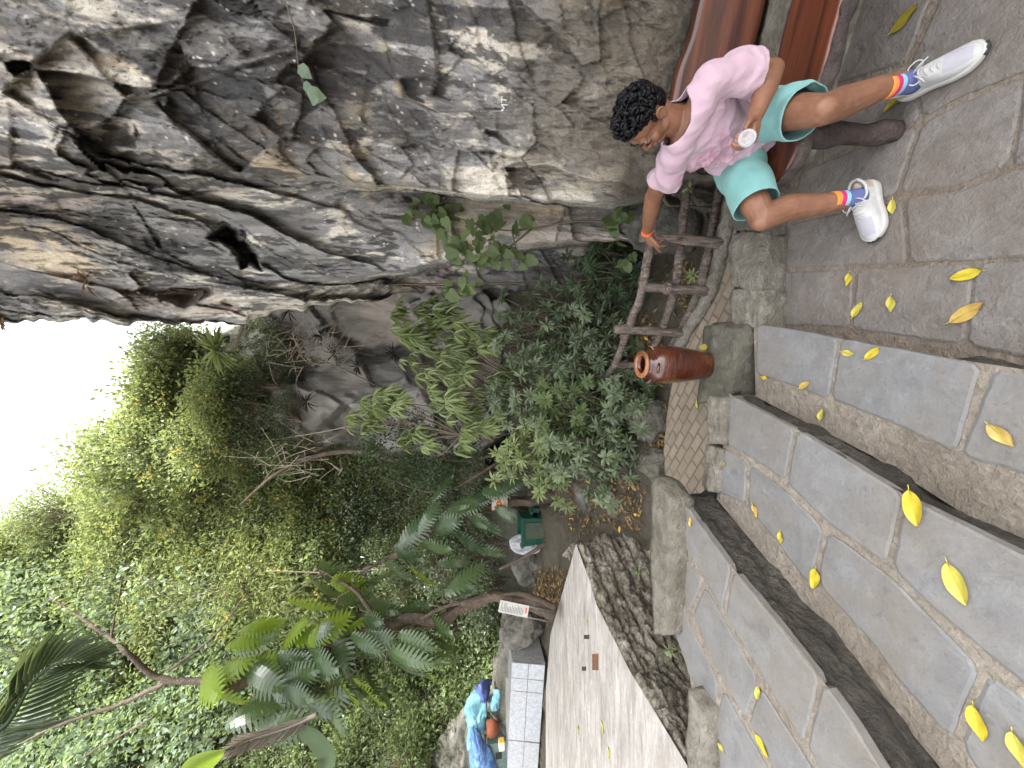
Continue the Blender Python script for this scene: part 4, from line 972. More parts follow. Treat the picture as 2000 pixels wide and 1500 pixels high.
limb(b, [shR * .94 + shL * .06 - up_ * .006, shR + (elR - shR) * .25 - Vector((0, 0, .01)), sR - Vector((0, 0, .014)), sR + (elR - shR) * .14 - Vector((0, 0, .016))], [0.072, 0.068, 0.068, 0.070], 22)
limb(b, [shL * .96 + shR * .04 - up_ * .004, shL + (elL - shL) * .35, sL, sL + (elL - shL) * .1], [0.070, 0.074, 0.074, 0.078], 22)
def shirt_folds(V):
    q = (V - np.array(pelv)) @ np.array(TM); f_ = fbm(np.c_[q[:, 0] * 7 + q[:, 2] * 4, q[:, 1] * 7 + q[:, 2] * 5, q[:, 2] * 3], 3, 70) * 0.024
    f_ += 0.013 * np.exp(-((np.sin((q[:, 2] * 1.1 - q[:, 1] * .8) * 26 + fbm(q * 7 + 3, 2, 79) * 3)) ** 2) * 6) * sstep(.5, .2, q[:, 2]) + 0.020 * np.exp(-((np.sin((q[:, 2] * 0.9 + q[:, 1] * 1.1) * 30 + fbm(q * 6, 2, 71) * 2.5)) ** 2) * 5) * sstep(0.42, 0.16, q[:, 2])
    for sh, el in ((shR, elR), (shL, elL)):
        ax = np.array((el - sh).normalized()); t = (V - np.array(sh)) @ ax; w = np.exp(-((t - 0.10) / .09) ** 2); rr_ = np.linalg.norm(V - np.array(sh) - t[:, None] * ax, axis=1)
        f_ += 0.012 * np.sin(t * 60 + fbm(V * 9, 2, 72) * 3 + V[:, 2] * 30) * w * (rr_ < .11)
    return f_
shirt = cloth_obj("shirt", b, 0.0065, M_SHIRT, [
    (neckb + up_ * 0.030 + fwd * .02, (up_ + fwd * 0.30).normalized(), neckb + up_ * .075, 0.105),
    (sR, (elR - shR).normalized(), sR + (elR - shR) * .18, 0.11), (sL, (elL - shL).normalized(), sL + (elL - shL) * .14, 0.10),
    (pelv - up_ * 0.085, -up_, pelv - up_ * .14, 0.24)], shirt_folds)
Vs = np.empty(len(shirt.data.vertices) * 3); shirt.data.vertices.foreach_get("co", Vs); Vs = Vs.reshape(-1, 3) + np.array(man.location)
q_ = (Vs - np.array(pelv)) @ np.array(TM); pr = sstep(.02, .06, q_[:, 0]) * sstep(.13, .10, np.abs(q_[:, 1])) * sstep(0.14, 0.19, q_[:, 2]) * sstep(0.40, 0.35, q_[:, 2])
at = shirt.data.attributes.new("tone", 'FLOAT', 'POINT'); at.data.foreach_set("value", pr)
# shorts
b = MB(); kR, kL = hipR + (kneeR - hipR) * 0.80, hipL + (kneeL - hipL) * 0.78
limb(b, [pelv + Vector((0, 0, 0.02)), pelv * .5 + (hipR + hipL) * .25 - Vector((0, 0, .01))], [0.14, 0.14], 22); ell(b, (hipR + hipL) * .5 + Vector((0, 0, 0.0)), (0.125, 0.165, 0.11), TM, 26, 16)
for h_, k_, kk in ((hipR, kR, kneeR), (hipL, kL, kneeL)):
    d_ = (kk - h_); limb(b, [h_, h_ + d_ * .4 + Vector((0, 0, .004)), k_ + Vector((0, 0, -.006)), k_ + d_ * .16 + Vector((0, 0, -.010))], [0.112, 0.104, 0.102, 0.106], 24)
def short_folds(V):
    f_ = fbm(V * 8, 3, 75) * 0.010
    for h_, kk in ((hipR, kneeR), (hipL, kneeL)):
        ax = np.array((kk - h_).normalized()); t = (V - np.array(h_)) @ ax; f_ += 0.008 * np.sin(t * 46 + fbm(V * 7, 2, 76) * 4 + V[:, 2] * 20) * np.exp(-((t - .05) / .1) ** 2); f_ += 0.004 * np.sin(np.arctan2(V[:, 2] - .5, (V - np.array(h_))[:, 0]) * 7) * sstep(.2, .33, t)
    return f_
cloth_obj("shorts", b, 0.009, M_SHORTS, [(kR, (kneeR - hipR).normalized(), kR + (kneeR - hipR) * .22, 0.15), (kL, (kneeL - hipL).normalized(), kL + (kneeL - hipL) * .22, 0.15)], short_folds, 0.005)
# socks with coloured bands
SOCK = [simple("sock_" + n_, c_, 0.9, 0.1, 200, 0.0015) for n_, c_ in (("orange", (0.62, 0.20, 0.04)), ("magenta", (0.42, 0.02, 0.12)), ("sky", (0.22, 0.38, 0.46)), ("slate", (0.085, 0.105, 0.24)))]
def sock(a, k, toe):
    top = a + (k - a) * 0.245; m = MB(); cuts_ = [0, 0.16, 0.31, 0.45, 1.0]; base = a - Vector((0, 0, 0.035)) + toe * .01
    P_ = [top + (base - top) * t for t in (0, .08, .16, .161, .235, .31, .311, .38, .45, .451, .62, .8, 1.0)]
    rd = [0.0415, .041, .0405, .0405, .0402, .040, .040, .0395, .039, .039, .039, .041, .046]
    v, f = tube(P_, rd, 24); n_ = 24
    for i, q in enumerate(f):
        pass
    m.v.append(np.array(v)); m.f = [tuple(q) for q in f]; m.n = len(v); m.a.append(np.full(len(v), .3))
    ring_ = [min(12, q[0] // n_) for q in f]; m.mi = [0 if r_ < 3 else 1 if r_ < 6 else 2 if r_ < 9 else 3 for r_ in ring_]; m.mi[-2] = 0; m.mi[-1] = 3
    return m.build("sock", SOCK, man)
# trainers
M_SHOE = simple("white_trainer", (0.36, 0.355, 0.35), 0.6, 0.10, 40, 0.002); M_SHOEC = simple("cream_panel", (0.30, 0.255, 0.19), 0.6, 0.08, 60, 0.001); M_SOLE = simple("white_sole", (0.36, 0.35, 0.325), 0.55, 0.08, 30, 0.001); M_DARK = simple("dark_rubber", (0.02, 0.02, 0.02), 0.7)
M_MESH = simple("lilac_white_mesh", (0.31, 0.305, 0.335), 0.8, 0.12, 400, 0.002)
def shoe(heel, toe, zf=0.004):
    d = (toe - heel); L = d.length; d.normalize(); s_ = Vector((-d.y, d.x, 0)); o0 = heel.copy(); o0.z = zf
    root = bpy.data.objects.new("shoe", None)
    def P(x, y, z): return o0 + d * (x * L) + s_ * y + Vector((0, 0, z))
    xs_ = [0.0, .03, .08, .16, .26, .36, .46, .56, .66, .76, .86, .93, .98, 1.0]; w_ = [.012, .026, .034, .038, .037, .036, .039, .044, .048, .048, .043, .033, .018, .006]; h_ = [.075, .092, .098, .088, .084, .100, .106, .094, .080, .068, .058, .048, .036, .028]
    m = MB(); V = []; F = []; K = 17
    for x, w, h in zip(xs_, w_, h_):
        for j in range(K):
            a = math.pi * j / (K - 1); V.append(tuple(P(x, math.cos(a) * w * (1.0 if abs(math.cos(a)) > .7 else 1.0), 0.022 + (h - 0.022) * math.sin(a) ** 0.75)))
    F = [(i * K + j, i * K + j + 1, (i + 1) * K + j + 1, (i + 1) * K + j) for i in range(len(xs_) - 1) for j in range(K - 1)]
    m.add(V, F); 
    for q, fc in enumerate(m.f):
        i = q // (K - 1); m.mi[q] = 1 if (i >= 8 and i < 11 and 3 < q % (K - 1) < 12) else 2 if i < 3 else 0
    up = m.build("shoe", [M_SHOE, M_MESH, M_SHOEC], man); sd = up.modifiers.new("s", 'SUBSURF'); sd.levels = 1; sd.render_levels = 2
    m = MB(); V = []; K2 = 40
    def sole(x): return np.interp(x, xs_, w_) + .007
    ring_ = []
    for t in np.linspace(-0.02, 1.015, 26): ring_.append((t, sole(min(max(t, 0), 1)) * (0.55 if t < 0 or t > 1 else 1)))
    out_ = [(t, w) for t, w in ring_] + [(t, -w) for t, w in reversed(ring_)]; n_ = len(out_)
    for z, sc in ((0.0, .94), (0.006, 1.0), (0.018, 1.03), (0.028, 0.99), (0.030, .93)):
        for t, w in out_: V.append(tuple(P(.5 + (t - .5) * (1 + (sc - 1) * .3), w * sc, z + 0.012 * max(0, t - .82) * 4 * (1 if z < .02 else .6) + (0.010 if t < .35 and z > .01 else 0) * min(1, (0.35 - t) * 5))))
    F = [(k_ * n_ + i, k_ * n_ + (i + 1) % n_, (k_ + 1) * n_ + (i + 1) % n_, (k_ + 1) * n_ + i) for k_ in range(4) for i in range(n_)] + [tuple(range(n_ - 1, -1, -1)), tuple(4 * n_ + i for i in range(n_))]
    m.add(V, F); m.build("sole", M_SOLE, up)
    m = MB(); m.add(*sphere(P(1.0, 0, .024), (.010, .012, .008), 10, 6)); 
    v, f = tube(spline([P(.985, -.022, .020), P(1.008, 0, .020), P(.985, .022, .020)], 4), .0085, 8); m.add(v, f); m.build("toe_bumper", M_DARK, up)
    m = MB()
    for i, x in enumerate((.40, .46, .52, .58, .64)):
        h = np.interp(x, xs_, h_); w = .020
        v, f = tube(spline([P(x + .01, -w, h - .012), P(x, -w * .4, h + .003), P(x - .0, w * .4, h + .003), P(x + .01, w, h - .012)], 4), .003, 6); m.add(v, f)
    c_ = P(.36, 0, .108)
    for sg in (-1, 1):
        v, f = tube(spline([c_, c_ + s_ * sg * .025 + Vector((0, 0, .016)), c_ + s_ * sg * .045 + d * .02 + Vector((0, 0, .006)), c_ + s_ * sg * .03 + d * .035 - Vector((0, 0, .004)), c_], 5), .0026, 6); m.add(v, f)
        v, f = tube(spline([c_, c_ + s_ * sg * .02 + d * .03 + Vector((0, 0, .008)), c_ + s_ * sg * .045 + d * .045 - Vector((0, 0, .01))], 5), .0026, 6); m.add(v, f)
    m.build("lace", M_SHOE, up)
    m = MB()
    v, f = tube(spline([P(.36, -.026, .088), P(.28, -.036, .082), P(.14, -.036, .086), P(.02, -.018, .094), P(.0, 0, .094), P(.02, .018, .094), P(.14, .036, .086), P(.28, .036, .082), P(.36, .026, .088)], 4), .0065, 8); m.add(v, f); m.add(*sphere(P(.33, 0, .108), (.018, .018, .014), 12, 8)); m.build("collar", M_SHOE, up)
toeR = QZ(1716, 470, 0); heelR = QZ(1704, 372, 0); toeL = QZ(1938, 95, 0); heelL = QZ(1782, 178, 0)
dRr = (toeR - heelR).normalized(); heelR = toeR - dRr * 0.285; dLl = (toeL - heelL).normalized(); heelL = toeL - dLl * 0.268
for a, k, t, h in ((ankR, kneeR, toeR, heelR), (ankL, kneeL, toeL, heelL)):
    dd_ = (t - h).normalized(); a2 = Vector((h.x, h.y, 0.105)) + dd_ * 0.065; sock(a2 * 0.8 + a * 0.2, k, dd_); shoe(h, t)
# thread bracelets on the right wrist
for i, (c_, off) in enumerate((((0.75, 0.10, 0.02), 0.0), ((0.80, 0.20, 0.02), 0.007), ((0.62, 0.06, 0.03), -0.006))):
    ax = (wrR - elR).normalized(); e1 = ax.orthogonal().normalized(); e2 = ax.cross(e1); cc = wrR - ax * (0.012 - off)
    pts = [cc + e1 * (0.0305 * math.cos(t)) + e2 * (0.0305 * math.sin(t)) + ax * .003 * math.sin(3 * t + i) for t in np.linspace(0, 2 * math.pi, 25)]
    v, f = tube(pts, 0.0032, 6, caps=False); mesh_obj("bracelet", v, f, simple("thread_%d" % i, c_, 0.7), man)
# clear bottle in the left hand, its base towards the viewer
def bottle():
    n = N("clear_plastic"); n.set((0.93, 0.95, 1.0), 0.05, 0.5, Transmission_Weight=0.75, IOR=1.3); M_ = n.m
    root = empty("water_bottle", BOT_C, "small clear plastic water bottle held in the seated man's left hand", "bottle")
    Q_ = BOT_D.to_track_quat('Z', 'Y').to_matrix()
    pr_ = [(0.0, 0.008), (0.010, 0.010), (0.018, 0.002), (0.026, 0.0), (0.030, 0.004), (0.0315, 0.012), (0.031, 0.03), (0.0295, 0.034), (0.031, 0.038), (0.031, 0.06), (0.0295, 0.064), (0.031, 0.068), (0.031, 0.11), (0.026, 0.135), (0.014, 0.155), (0.0135, 0.17)]
    v, f = lathe(pr_, 40); V = np.array([tuple(BOT_C + Q_ @ Vector((p[0], p[1], 0.045 - p[2]))) for p in v]); mesh_obj("bottle_shell", V, f, M_, root)
    v, f = lathe([(0, 0), (0.0155, 0), (0.0155, 0.016), (0, 0.016)], 24); V = np.array([tuple(BOT_C + Q_ @ Vector((p[0], p[1], 0.045 - 0.168 - p[2]))) for p in v]); mesh_obj("cap", V, f, simple("white_cap", (0.75, 0.78, 0.85), 0.4), root)
bottle()
# ------------------------------------------------------------------ foliage tools
TPL = {
 'dia': (np.array([(0, 0, 0), (.42, .5, .06), (1, 0, -.10), (.42, -.5, .06)]), [(0, 2, 1), (0, 3, 2)]),
 'lance': (np.array([(0, 0, 0), (.25, .42, .05), (.25, 0, -.02), (.25, -.42, .05), (.62, .44, .0), (.62, 0, -.07), (.62, -.44, .0), (1, 0, -.22)]),
           [(0, 2, 1), (0, 3, 2), (1, 2, 5, 4), (2, 3, 6, 5), (4, 5, 7), (5, 6, 7)]),
 'heart': (np.array([(0, 0, 0), (-.10, .30, .03), (.08, .56, .05), (.30, .50, .03), (.42, .56, .03), (.62, .36, 0), (.78, .34, -.02), (1, 0, -.12), (.78, -.34, -.02), (.62, -.36, 0), (.42, -.56, .03), (.30, -.50, .03), (.08, -.56, .05), (-.10, -.30, .03), (.45, 0, -.05)]),
           [(0, 14, 2, 1), (14, 3, 2), (14, 4, 3), (14, 5, 4), (14, 6, 5), (14, 7, 6), (14, 8, 7), (14, 9, 8), (14, 10, 9), (14, 11, 10), (14, 12, 11), (14, 0, 13, 12)]),
}
def unit(a): return a / (np.linalg.norm(a, axis=-1, keepdims=True) + 1e-9)
def cloud(pos, dirn, nrm, L, W, tpl='dia'):
    """many leaves at once -> verts, faces"""
    tv, tf = TPL[tpl]; pos = np.asarray(pos, float); x = unit(np.asarray(dirn, float)); z = np.asarray(nrm, float)
    y = unit(np.cross(z, x)); z = np.cross(x, y); L = np.broadcast_to(L, (len(pos),))[:, None, None]; W = np.broadcast_to(W, (len(pos),))[:, None, None]
    V = pos[:, None, :] + x[:, None, :] * (tv[None, :, 0:1] * L) + y[:, None, :] * (tv[None, :, 1:2] * W) + z[:, None, :] * (tv[None, :, 2:3] * L)
    k = len(tv); F = [tuple(i + n * k for i in q) for n in range(len(pos)) for q in tf]
    return V.reshape(-1, 3), F, k
def add_cloud(mb, pos, dirn, nrm, L, W, tone, tpl='dia'):
    V, F, k = cloud(pos, dirn, nrm, L, W, tpl); mb.add(V, F, np.repeat(np.broadcast_to(tone, (len(pos),)), k))
def rnd(n, s=1.0): return RNG.normal(0, s, (n, 3))
LEAF = dict(
 yellow=leaf_mat("yellow_green_leaf", (0.075, 0.09, 0.032), (0.21, 0.235, 0.085), 0.4, 0.5, (0.40, 0.27, 0.03)),
 mid=leaf_mat("mid_green_leaf", (0.045, 0.068, 0.026), (0.15, 0.195, 0.08), 0.35, 0.4),
 pale=leaf_mat("pale_blue_green_leaf", (0.075, 0.115, 0.075), (0.19, 0.255, 0.175), 0.35, 0.32),
 feather=leaf_mat("feathery_green_leaf", (0.07, 0.09, 0.034), (0.19, 0.22, 0.085), 0.4, 0.5),
 dark=leaf_mat("dark_green_leaf", (0.018, 0.032, 0.014), (0.06, 0.09, 0.042), 0.2, 0.3),
 gloss=leaf_mat("glossy_grey_green_leaf", (0.045, 0.066, 0.034), (0.19, 0.235, 0.13), 0.28, 0.29),
 bright=leaf_mat("bright_green_leaf", (0.085, 0.12, 0.035), (0.33, 0.385, 0.17), 0.4, 0.29),
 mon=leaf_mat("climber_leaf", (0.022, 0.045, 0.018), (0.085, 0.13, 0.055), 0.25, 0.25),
 monlit=leaf_mat("sunlit_climber_leaf", (0.14, 0.22, 0.01), (0.24, 0.34, 0.02), 0.6, 0.35),  # backlight put into the colour: brighter, yellower copy of the climber leaf
 dry=leaf_mat("dry_leaf", (0.10, 0.06, 0.03), (0.34, 0.22, 0.10), 0.15, 0.7, (0.55, 0.36, 0.06)),
 fallen=leaf_mat("fallen_leaf", (0.42, 0.33, 0.02), (0.52, 0.42, 0.06), 0.15, 0.45),
 withered=leaf_mat("withered_leaf", (0.10, 0.08, 0.065), (0.34, 0.29, 0.25), 0.1, 0.7),
 black=leaf_mat("dark_tuft", (0.02, 0.018, 0.02), (0.06, 0.05, 0.05), 0.1, 0.5),
 red=leaf_mat("magenta_leaf", (0.12, 0.005, 0.03), (0.22, 0.01, 0.06), 0.3, 0.4))
M_TWIG = simple("twig_bark", (0.12, 0.095, 0.07), 0.9, 0.4, 30, 0.004); M_TRUNK = slab_mat("tree_bark", (0.05, 0.033, 0.022), (0.15, 0.105, 0.075), (0.03, 0.022, 0.015), 0.5, 0.02, 22)
M_PALE_TWIG = simple("pale_twig", (0.33, 0.28, 0.21), 0.9, 0.3, 30)
def shrub_proto(name, label, cat, group, mat, R0, H, nt, per, L, W, droop, tpl='dia', clump=0.16, seed=0, tones=(0.05, 0.9), bark=None):
    rg = np.random.default_rng(seed); root = empty(name, (0, 0, 0), label, cat, group)
    tm = MB(); lm = MB(); rr = random.Random(seed)
    for i in range(nt):
        d = unit(rg.normal(0, 1, 3) * np.array([1, 1, .8])); rad = rg.uniform(.45, 1) ** .6
        end = np.array([d[0] * R0 * rad, d[1] * R0 * rad, H * .5 + d[2] * H * .5 * rad]); mid = np.array([end[0] * .4, end[1] * .4, end[2] * .55]) + rg.normal(0, .06, 3)
        v, f = tube(spline([(0, 0, -.3), (mid[0], mid[1], mid[2]), tuple(end)], 3), lerps([.022, .012, .004], 7), 4, caps=False); tm.add(v, f)
        t0 = rg.uniform(*tones); n = int(per * rg.uniform(.6, 1.4))
        pos = end + rg.normal(0, 1, (n, 3)) * np.array([clump, clump, clump * .7]); out = unit(pos - np.array([0, 0, H * .3]))
        dr = unit(out * .7 + rg.normal(0, .8, (n, 3)) + np.array([0, 0, -droop])); nm = unit(rg.normal(0, .55, (n, 3)) + np.array([0, 0, 1.0]))
        add_cloud(lm, pos, dr, nm, L * rg.uniform(.6, 1.3, n), W * rg.uniform(.7, 1.2, n), np.clip(t0 + rg.normal(0, .16, n), 0, 1), tpl)
    tm.build("trunk", bark or M_TWIG, root); lm.build("crown", mat, root, smooth=False); return root
def place(proto, spots, first=True):
    out = []
    for i, (p, s, rz) in enumerate(spots):
        o = proto if i == 0 else copy_tree(proto)
        o.location = p; o.scale = (s, s, s * RNG.uniform(.85, 1.2)); o.rotation_euler = (RNG.normal(0, .12), RNG.normal(0, .12), rz); out.append(o)
    return out
def in_poly(x, y, P):
    c = False; j = len(P) - 1
    for i in range(len(P)):
        if (P[i][1] > y) != (P[j][1] > y) and x < (P[j][0] - P[i][0]) * (y - P[i][1]) / (P[j][1] - P[i][1]) + P[i][0]: c = not c
        j = i
    return c
def hill_spots(P, n, smin, smax, lift=0.25, seed=0, mind=22):
    rr = random.Random(seed); xs_ = [p[0] for p in P]; ys_ = [p[1] for p in P]; out = []; got = []; tries = 0
    while len(out) < n and tries < n * 60:
        tries += 1; x, y = rr.uniform(min(xs_), max(xs_)), rr.uniform(min(ys_), max(ys_))
        if not in_poly(x, y, P) or any((x - a) ** 2 + (y - b) ** 2 < mind * mind for a, b in got): continue
        got.append((x, y)); p = hill_at(x, y); back = Vector((-p.x, -p.y, 0)).normalized(); s = rr.uniform(smin, smax)
        out.append((p + back * 0.25 * s + Vector((0, 0, -0.25 * s)), s, rr.uniform(0, 6.28)))
    return out
# ------------------------------------------------------------------ hillside trees and shrubs
G = "trees and shrubs of the hillside"
pA = shrub_proto("hillside_shrub", "yellow-green fine-leaved shrub in the mass covering the hillside", "shrub", "yellow-green shrubs of the hillside", LEAF['yellow'], .75, 1.25, 34, 46, .085, .045, .1, clump=.15, seed=1)
pB = shrub_proto("hillside_shrub", "mid-green leafy shrub in the mass covering the hillside", "shrub", "mid-green shrubs of the hillside", LEAF['mid'], .7, 1.1, 30, 40, .11, .06, .25, 'dia', .16, 2)
pC = shrub_proto("hillside_tree", "pale blue-green round-leaved tree on the left hillside under the sky", "tree", "pale blue-green trees of the hillside", LEAF['pale'], .8, 1.3, 34, 46, .095, .075, .5, 'dia', .17, 3)
pD = shrub_proto("feathery_tree", "feathery drooping light green tree on the hillside", "tree", "feathery trees of the hillside", LEAF['feather'], .75, 1.4, 34, 52, .12, .022, .9, 'dia', .20, 4)
pE = shrub_proto("hillside_shrub", "dark grey-green small-leaved shrub at the foot of the hillside", "shrub", "dark shrubs of the hillside", LEAF['gloss'], .75, 1.1, 32, 46, .08, .042, .3, 'dia', .17, 5, (0.0, .8))
pF = shrub_proto("twiggy_shrub", "sparse twiggy shrub standing against the white sky", "shrub", "twiggy shrubs on the skyline", LEAF['gloss'], .7, 1.3, 34, 9, .10, .05, .2, 'dia', .10, 6, (0.0, .5))
UP = [(345,715),(290,770),(300,900),(420,890),(530,860),(520,760),(470,700),(400,650),(330,660)]
MIDH = [(255,860),(90,1010),(30,1090),(0,1130),(0,1200),(420,1220),(700,1150),(720,900),(560,870),(420,880)]
LEFTH = [(0,1140),(130,1020),(330,1100),(520,1200),(520,1500),(0,1500)]
LOWM = [(560,880),(720,900),(800,930),(960,920),(990,1200),(700,1200),(600,1100)]
LOWL = [(500,1180),(900,1200),(1000,1260),(990,1340),(900,1380),(930,1500),(480,1500)]
sA = hill_spots(UP, 20, .6, .95, seed=1) + hill_spots(MIDH, 44, .75, 1.15, seed=2)
sB = hill_spots(UP, 5, .6, .9, seed=3) + hill_spots(MIDH, 14, .7, 1.1, seed=4) + hill_spots(LEFTH, 22, .8, 1.2, seed=5) + hill_spots(LOWL, 44, .55, .9, seed=6, mind=24)
sC = hill_spots(LEFTH, 52, .8, 1.2, seed=7)
sD = hill_spots(MIDH, 34, .8, 1.25, seed=8) + hill_spots(LOWM, 14, .6, .9, seed=9)
sE = hill_spots(UP, 8, .5, .8, seed=10) + hill_spots(MIDH, 14, .6, .9, seed=11) + hill_spots(LOWM, 40, .55, .95, seed=12, mind=24) + hill_spots(LOWL, 16, .5, .8, seed=13)
sE = sE + hill_spots([(505,650),(575,650),(585,760),(560,870),(500,870)], 12, .4, .6, seed=21, mind=18)
sF = hill_spots([(275,700),(285,760),(320,760),(420,660),(400,645),(330,665)], 8, .6, .85, seed=14) + hill_spots([(85,985),(40,1070),(120,1030)], 2, .7, .9, seed=15)
for p_, s_ in ((pA, sA), (pB, sB), (pC, sC), (pD, sD), (pE, sE), (pF, sF)): place(p_, s_)

# forked tree with bare limbs in front of the pale trees
def px_tree(name, label, cat, limbs, clusters, mat, L, W, tpl, nper, spread, droop, seed, bark=M_TRUNK, group=None, tones=(.1, .9), stemr=None):
    base = QY(*limbs[0][0][0]); root = empty(name, base, label, cat, group); tm = MB(); lm = MB(); rg = np.random.default_rng(seed)
    for k, (pts, rad) in enumerate(limbs):
        P_ = spline([QY(*p) for p in pts], 8); v, f = tube(P_, lerps(rad, len(P_)), 9); V = np.array(v); V += np.stack([fbm(V * 9 + k, 3, 1), fbm(V * 9 + k, 3, 2), V[:, 0] * 0], 1) * rad[0] * .5; tm.add(V, f, .3)
    tm.build("trunk", bark, root)
    for (x, y, Y) in clusters:
        c_ = np.array(QY(x, y, Y)); n = int(nper * rg.uniform(.7, 1.3)); t0 = rg.uniform(*tones); pos = c_ + rg.normal(0, 1, (n, 3)) * spread
        dr = unit(rg.normal(0, .9, (n, 3)) + np.array([0, -.2, -droop])); nm = unit(rg.normal(0, .5, (n, 3)) + np.array([0, -.35, 1.0]))
        add_cloud(lm, pos, dr, nm, L * rg.uniform(.65, 1.25, n), W * rg.uniform(.7, 1.2, n), np.clip(t0 + rg.normal(0, .14, n), 0, 1), tpl)
    if lm.n: lm.build("crown", mat, root, smooth=False)
    return root
rr = random.Random(5)
px_tree("forked_tree", "thin forked tree with bare brown limbs in front of the pale leafy hillside", "tree",
    [([(560,1335,6.0),(420,1330,6.0),(315,1326,6.0),(245,1272,6.0),(217,1248,6.1),(157,1206,6.2),(98,1164,6.3)], [.05,.045,.04,.032,.026,.018,.008]), ([(330,1330,6.0),(241,1374,6.0),(196,1388,6.0),(94,1426,6.0),(10,1472,6.0)], [.034,.03,.024,.018,.01]),
     ([(217,1248,6.1),(225,1200,6.1),(232,1170,6.1),(240,1120,6.1)], [.014,.011,.008,.005]), ([(245,1272,6.0),(190,1278,6.0)], [.012,.006]), ([(300,1400,5.9),(230,1440,5.9),(160,1480,5.9)], [.016,.012,.008]), ([(330,1310,6.0),(420,1240,6.0),(480,1160,6.1)], [.02,.012,.006])],
    [(rr.uniform(40, 420), rr.uniform(1120, 1480), rr.uniform(5.8, 6.3)) for _ in range(34)], LEAF['pale'], .085, .065, 'dia', 26, .14, .5, 21)
# ------------------------------------------------------------------ plants of the middle ground
def rosette(lm, c, axis, n, L, W, tone, rg, elev=(0.1, 0.9), droop=0.0, tpl='lance'):
    axis = unit(np.array(axis, float)); e1 = unit(np.cross(axis, [0.3, 0.9, 0.2])); e2 = np.cross(axis, e1); a = rg.uniform(0, 6.28) + np.arange(n) * 2.4; el = rg.uniform(*elev, n)
    d = (e1 * np.cos(a)[:, None] + e2 * np.sin(a)[:, None]) * np.cos(el)[:, None] + axis * np.sin(el)[:, None]; d = unit(d + np.array([0, 0, -droop]))
    nm = unit(axis + rg.normal(0, .2, (n, 3)) + (np.array([0, -.5, .6]) if droop else 0)); add_cloud(lm, np.repeat(np.array(c)[None], n, 0) + d * .01, d, nm, L * rg.uniform(.7, 1.2, n), W * rg.uniform(.8, 1.15, n), np.clip(tone + rg.normal(0, .13, n), 0, 1), tpl)
def ros_shrub(name, label, base, centers, Y, n, L, W, mat, seed, droop=0.0, sub=1, spread=0.0, group=None, cat="shrub", nl=11, tones=(.15, .85), elev=(.1, .9), stem=.012):
    rg = np.random.default_rng(seed); b = QY(*base); root = empty(name, b, label, cat, group); tm = MB(); lm = MB()
    for (x, y) in centers:
        for k in range(sub):
            px_, py_ = x + rg.normal(0, spread), y + rg.normal(0, spread); c = QY(px_, py_, Y + rg.normal(0, .16)); t0 = rg.uniform(*tones)
            mid = b * .45 + c * .55 + Vector(rg.normal(0, .08, 3)) + Vector((0, .05, 0)); v, f = tube(spline([b, mid, c], 5), lerps([stem, stem * .6, .004], 11), 5, caps=False); tm.add(v, f, .3)
            ax = Vector(rg.normal(0, .45, 3)) + Vector((0, -.55, .8)) + (c - b).normalized() * .3
            for q in range(n): rosette(lm, c + Vector(rg.normal(0, .075 * (q > 0), 3)), ax, nl, L, W, t0, rg, elev, droop)
    tm.build("stems", M_TWIG, root); lm.build("foliage", mat, root, smooth=False); return root
DB = [(830,610),(815,665),(862,640),(898,632),(848,705),(900,705),(930,680),(880,770),(940,735),(985,690),(925,815),(850,790),(790,640),(960,770),(905,860),(835,640),(870,690),(970,720)]
ros_shrub("drooping_shrub", "tall shrub with bright drooping strap leaves before the rock wall", (1090,800,4.5), DB, 4.5, 7, .18, .038, LEAF['bright'], 31, 1.2, 2, 24, nl=6, elev=(-.2, .7))
ros_shrub("drooping_shrub", "smaller clump of drooping yellowish leaves, higher and left of the tall strap-leaved shrub", (900,850,4.9), [(735,770),(715,820),(760,800),(800,760),(800,845),(755,850),(720,790)], 4.9, 7, .17, .036, LEAF['bright'], 32, 1.1, 2, 20, nl=6, elev=(-.2, .7))
def ell_pts(cx, cy, rx, ry, n, seed):
    r_ = random.Random(seed); return [(cx + rx * math.sqrt(r_.random()) * math.cos(a), cy + ry * math.sqrt(r_.random()) * math.sin(a)) for a in [r_.uniform(0, 6.28) for _ in range(n)]]
for i, (cx, cy, rx, ry, Y, n, lab, mt) in enumerate((
    (1085, 640, 95, 60, 4.1, 34, "dark rosette-leaved shrub beside the rock foot, left of the fence's middle post", 'gloss'),
    (1170, 690, 80, 60, 3.9, 30, "low dark rosette shrub right behind the fence rails and jar", 'gloss'),
    (1060, 780, 80, 70, 4.2, 30, "grey-green rosette shrub under the drooping strap-leaved shrub", 'gloss'),
    (1150, 810, 95, 60, 3.9, 44, "dense broad-leaved shrub behind the dark boulder by the path", 'mid'),
    (1060, 890, 75, 60, 4.3, 36, "light-tipped leafy shrub between the boulder and the rusty trunk", 'bright'),
    (1170, 905, 90, 50, 3.8, 40, "leafy green shrub above the path's end by the rough stone wall", 'gloss'),
    (1200, 520, 60, 45, 3.6, 22, "small dark shrub in the cleft of the cliff behind the man's hand", 'dark'),
    (1230, 780, 50, 50, 3.6, 18, "sprawling glossy shrub hanging over the dark boulder", 'gloss'))):
    ros_shrub("rosette_shrub", lab, (min(cx + 110, 1285), cy + 5, Y + .15), ell_pts(cx, cy, rx * 1.05, ry * 1.05, n, i), Y, 1, .10 if mt != 'bright' else .115, .034, LEAF[mt], 40 + i, .2, 3, 22, "rosette shrubs behind the path", nl=12)
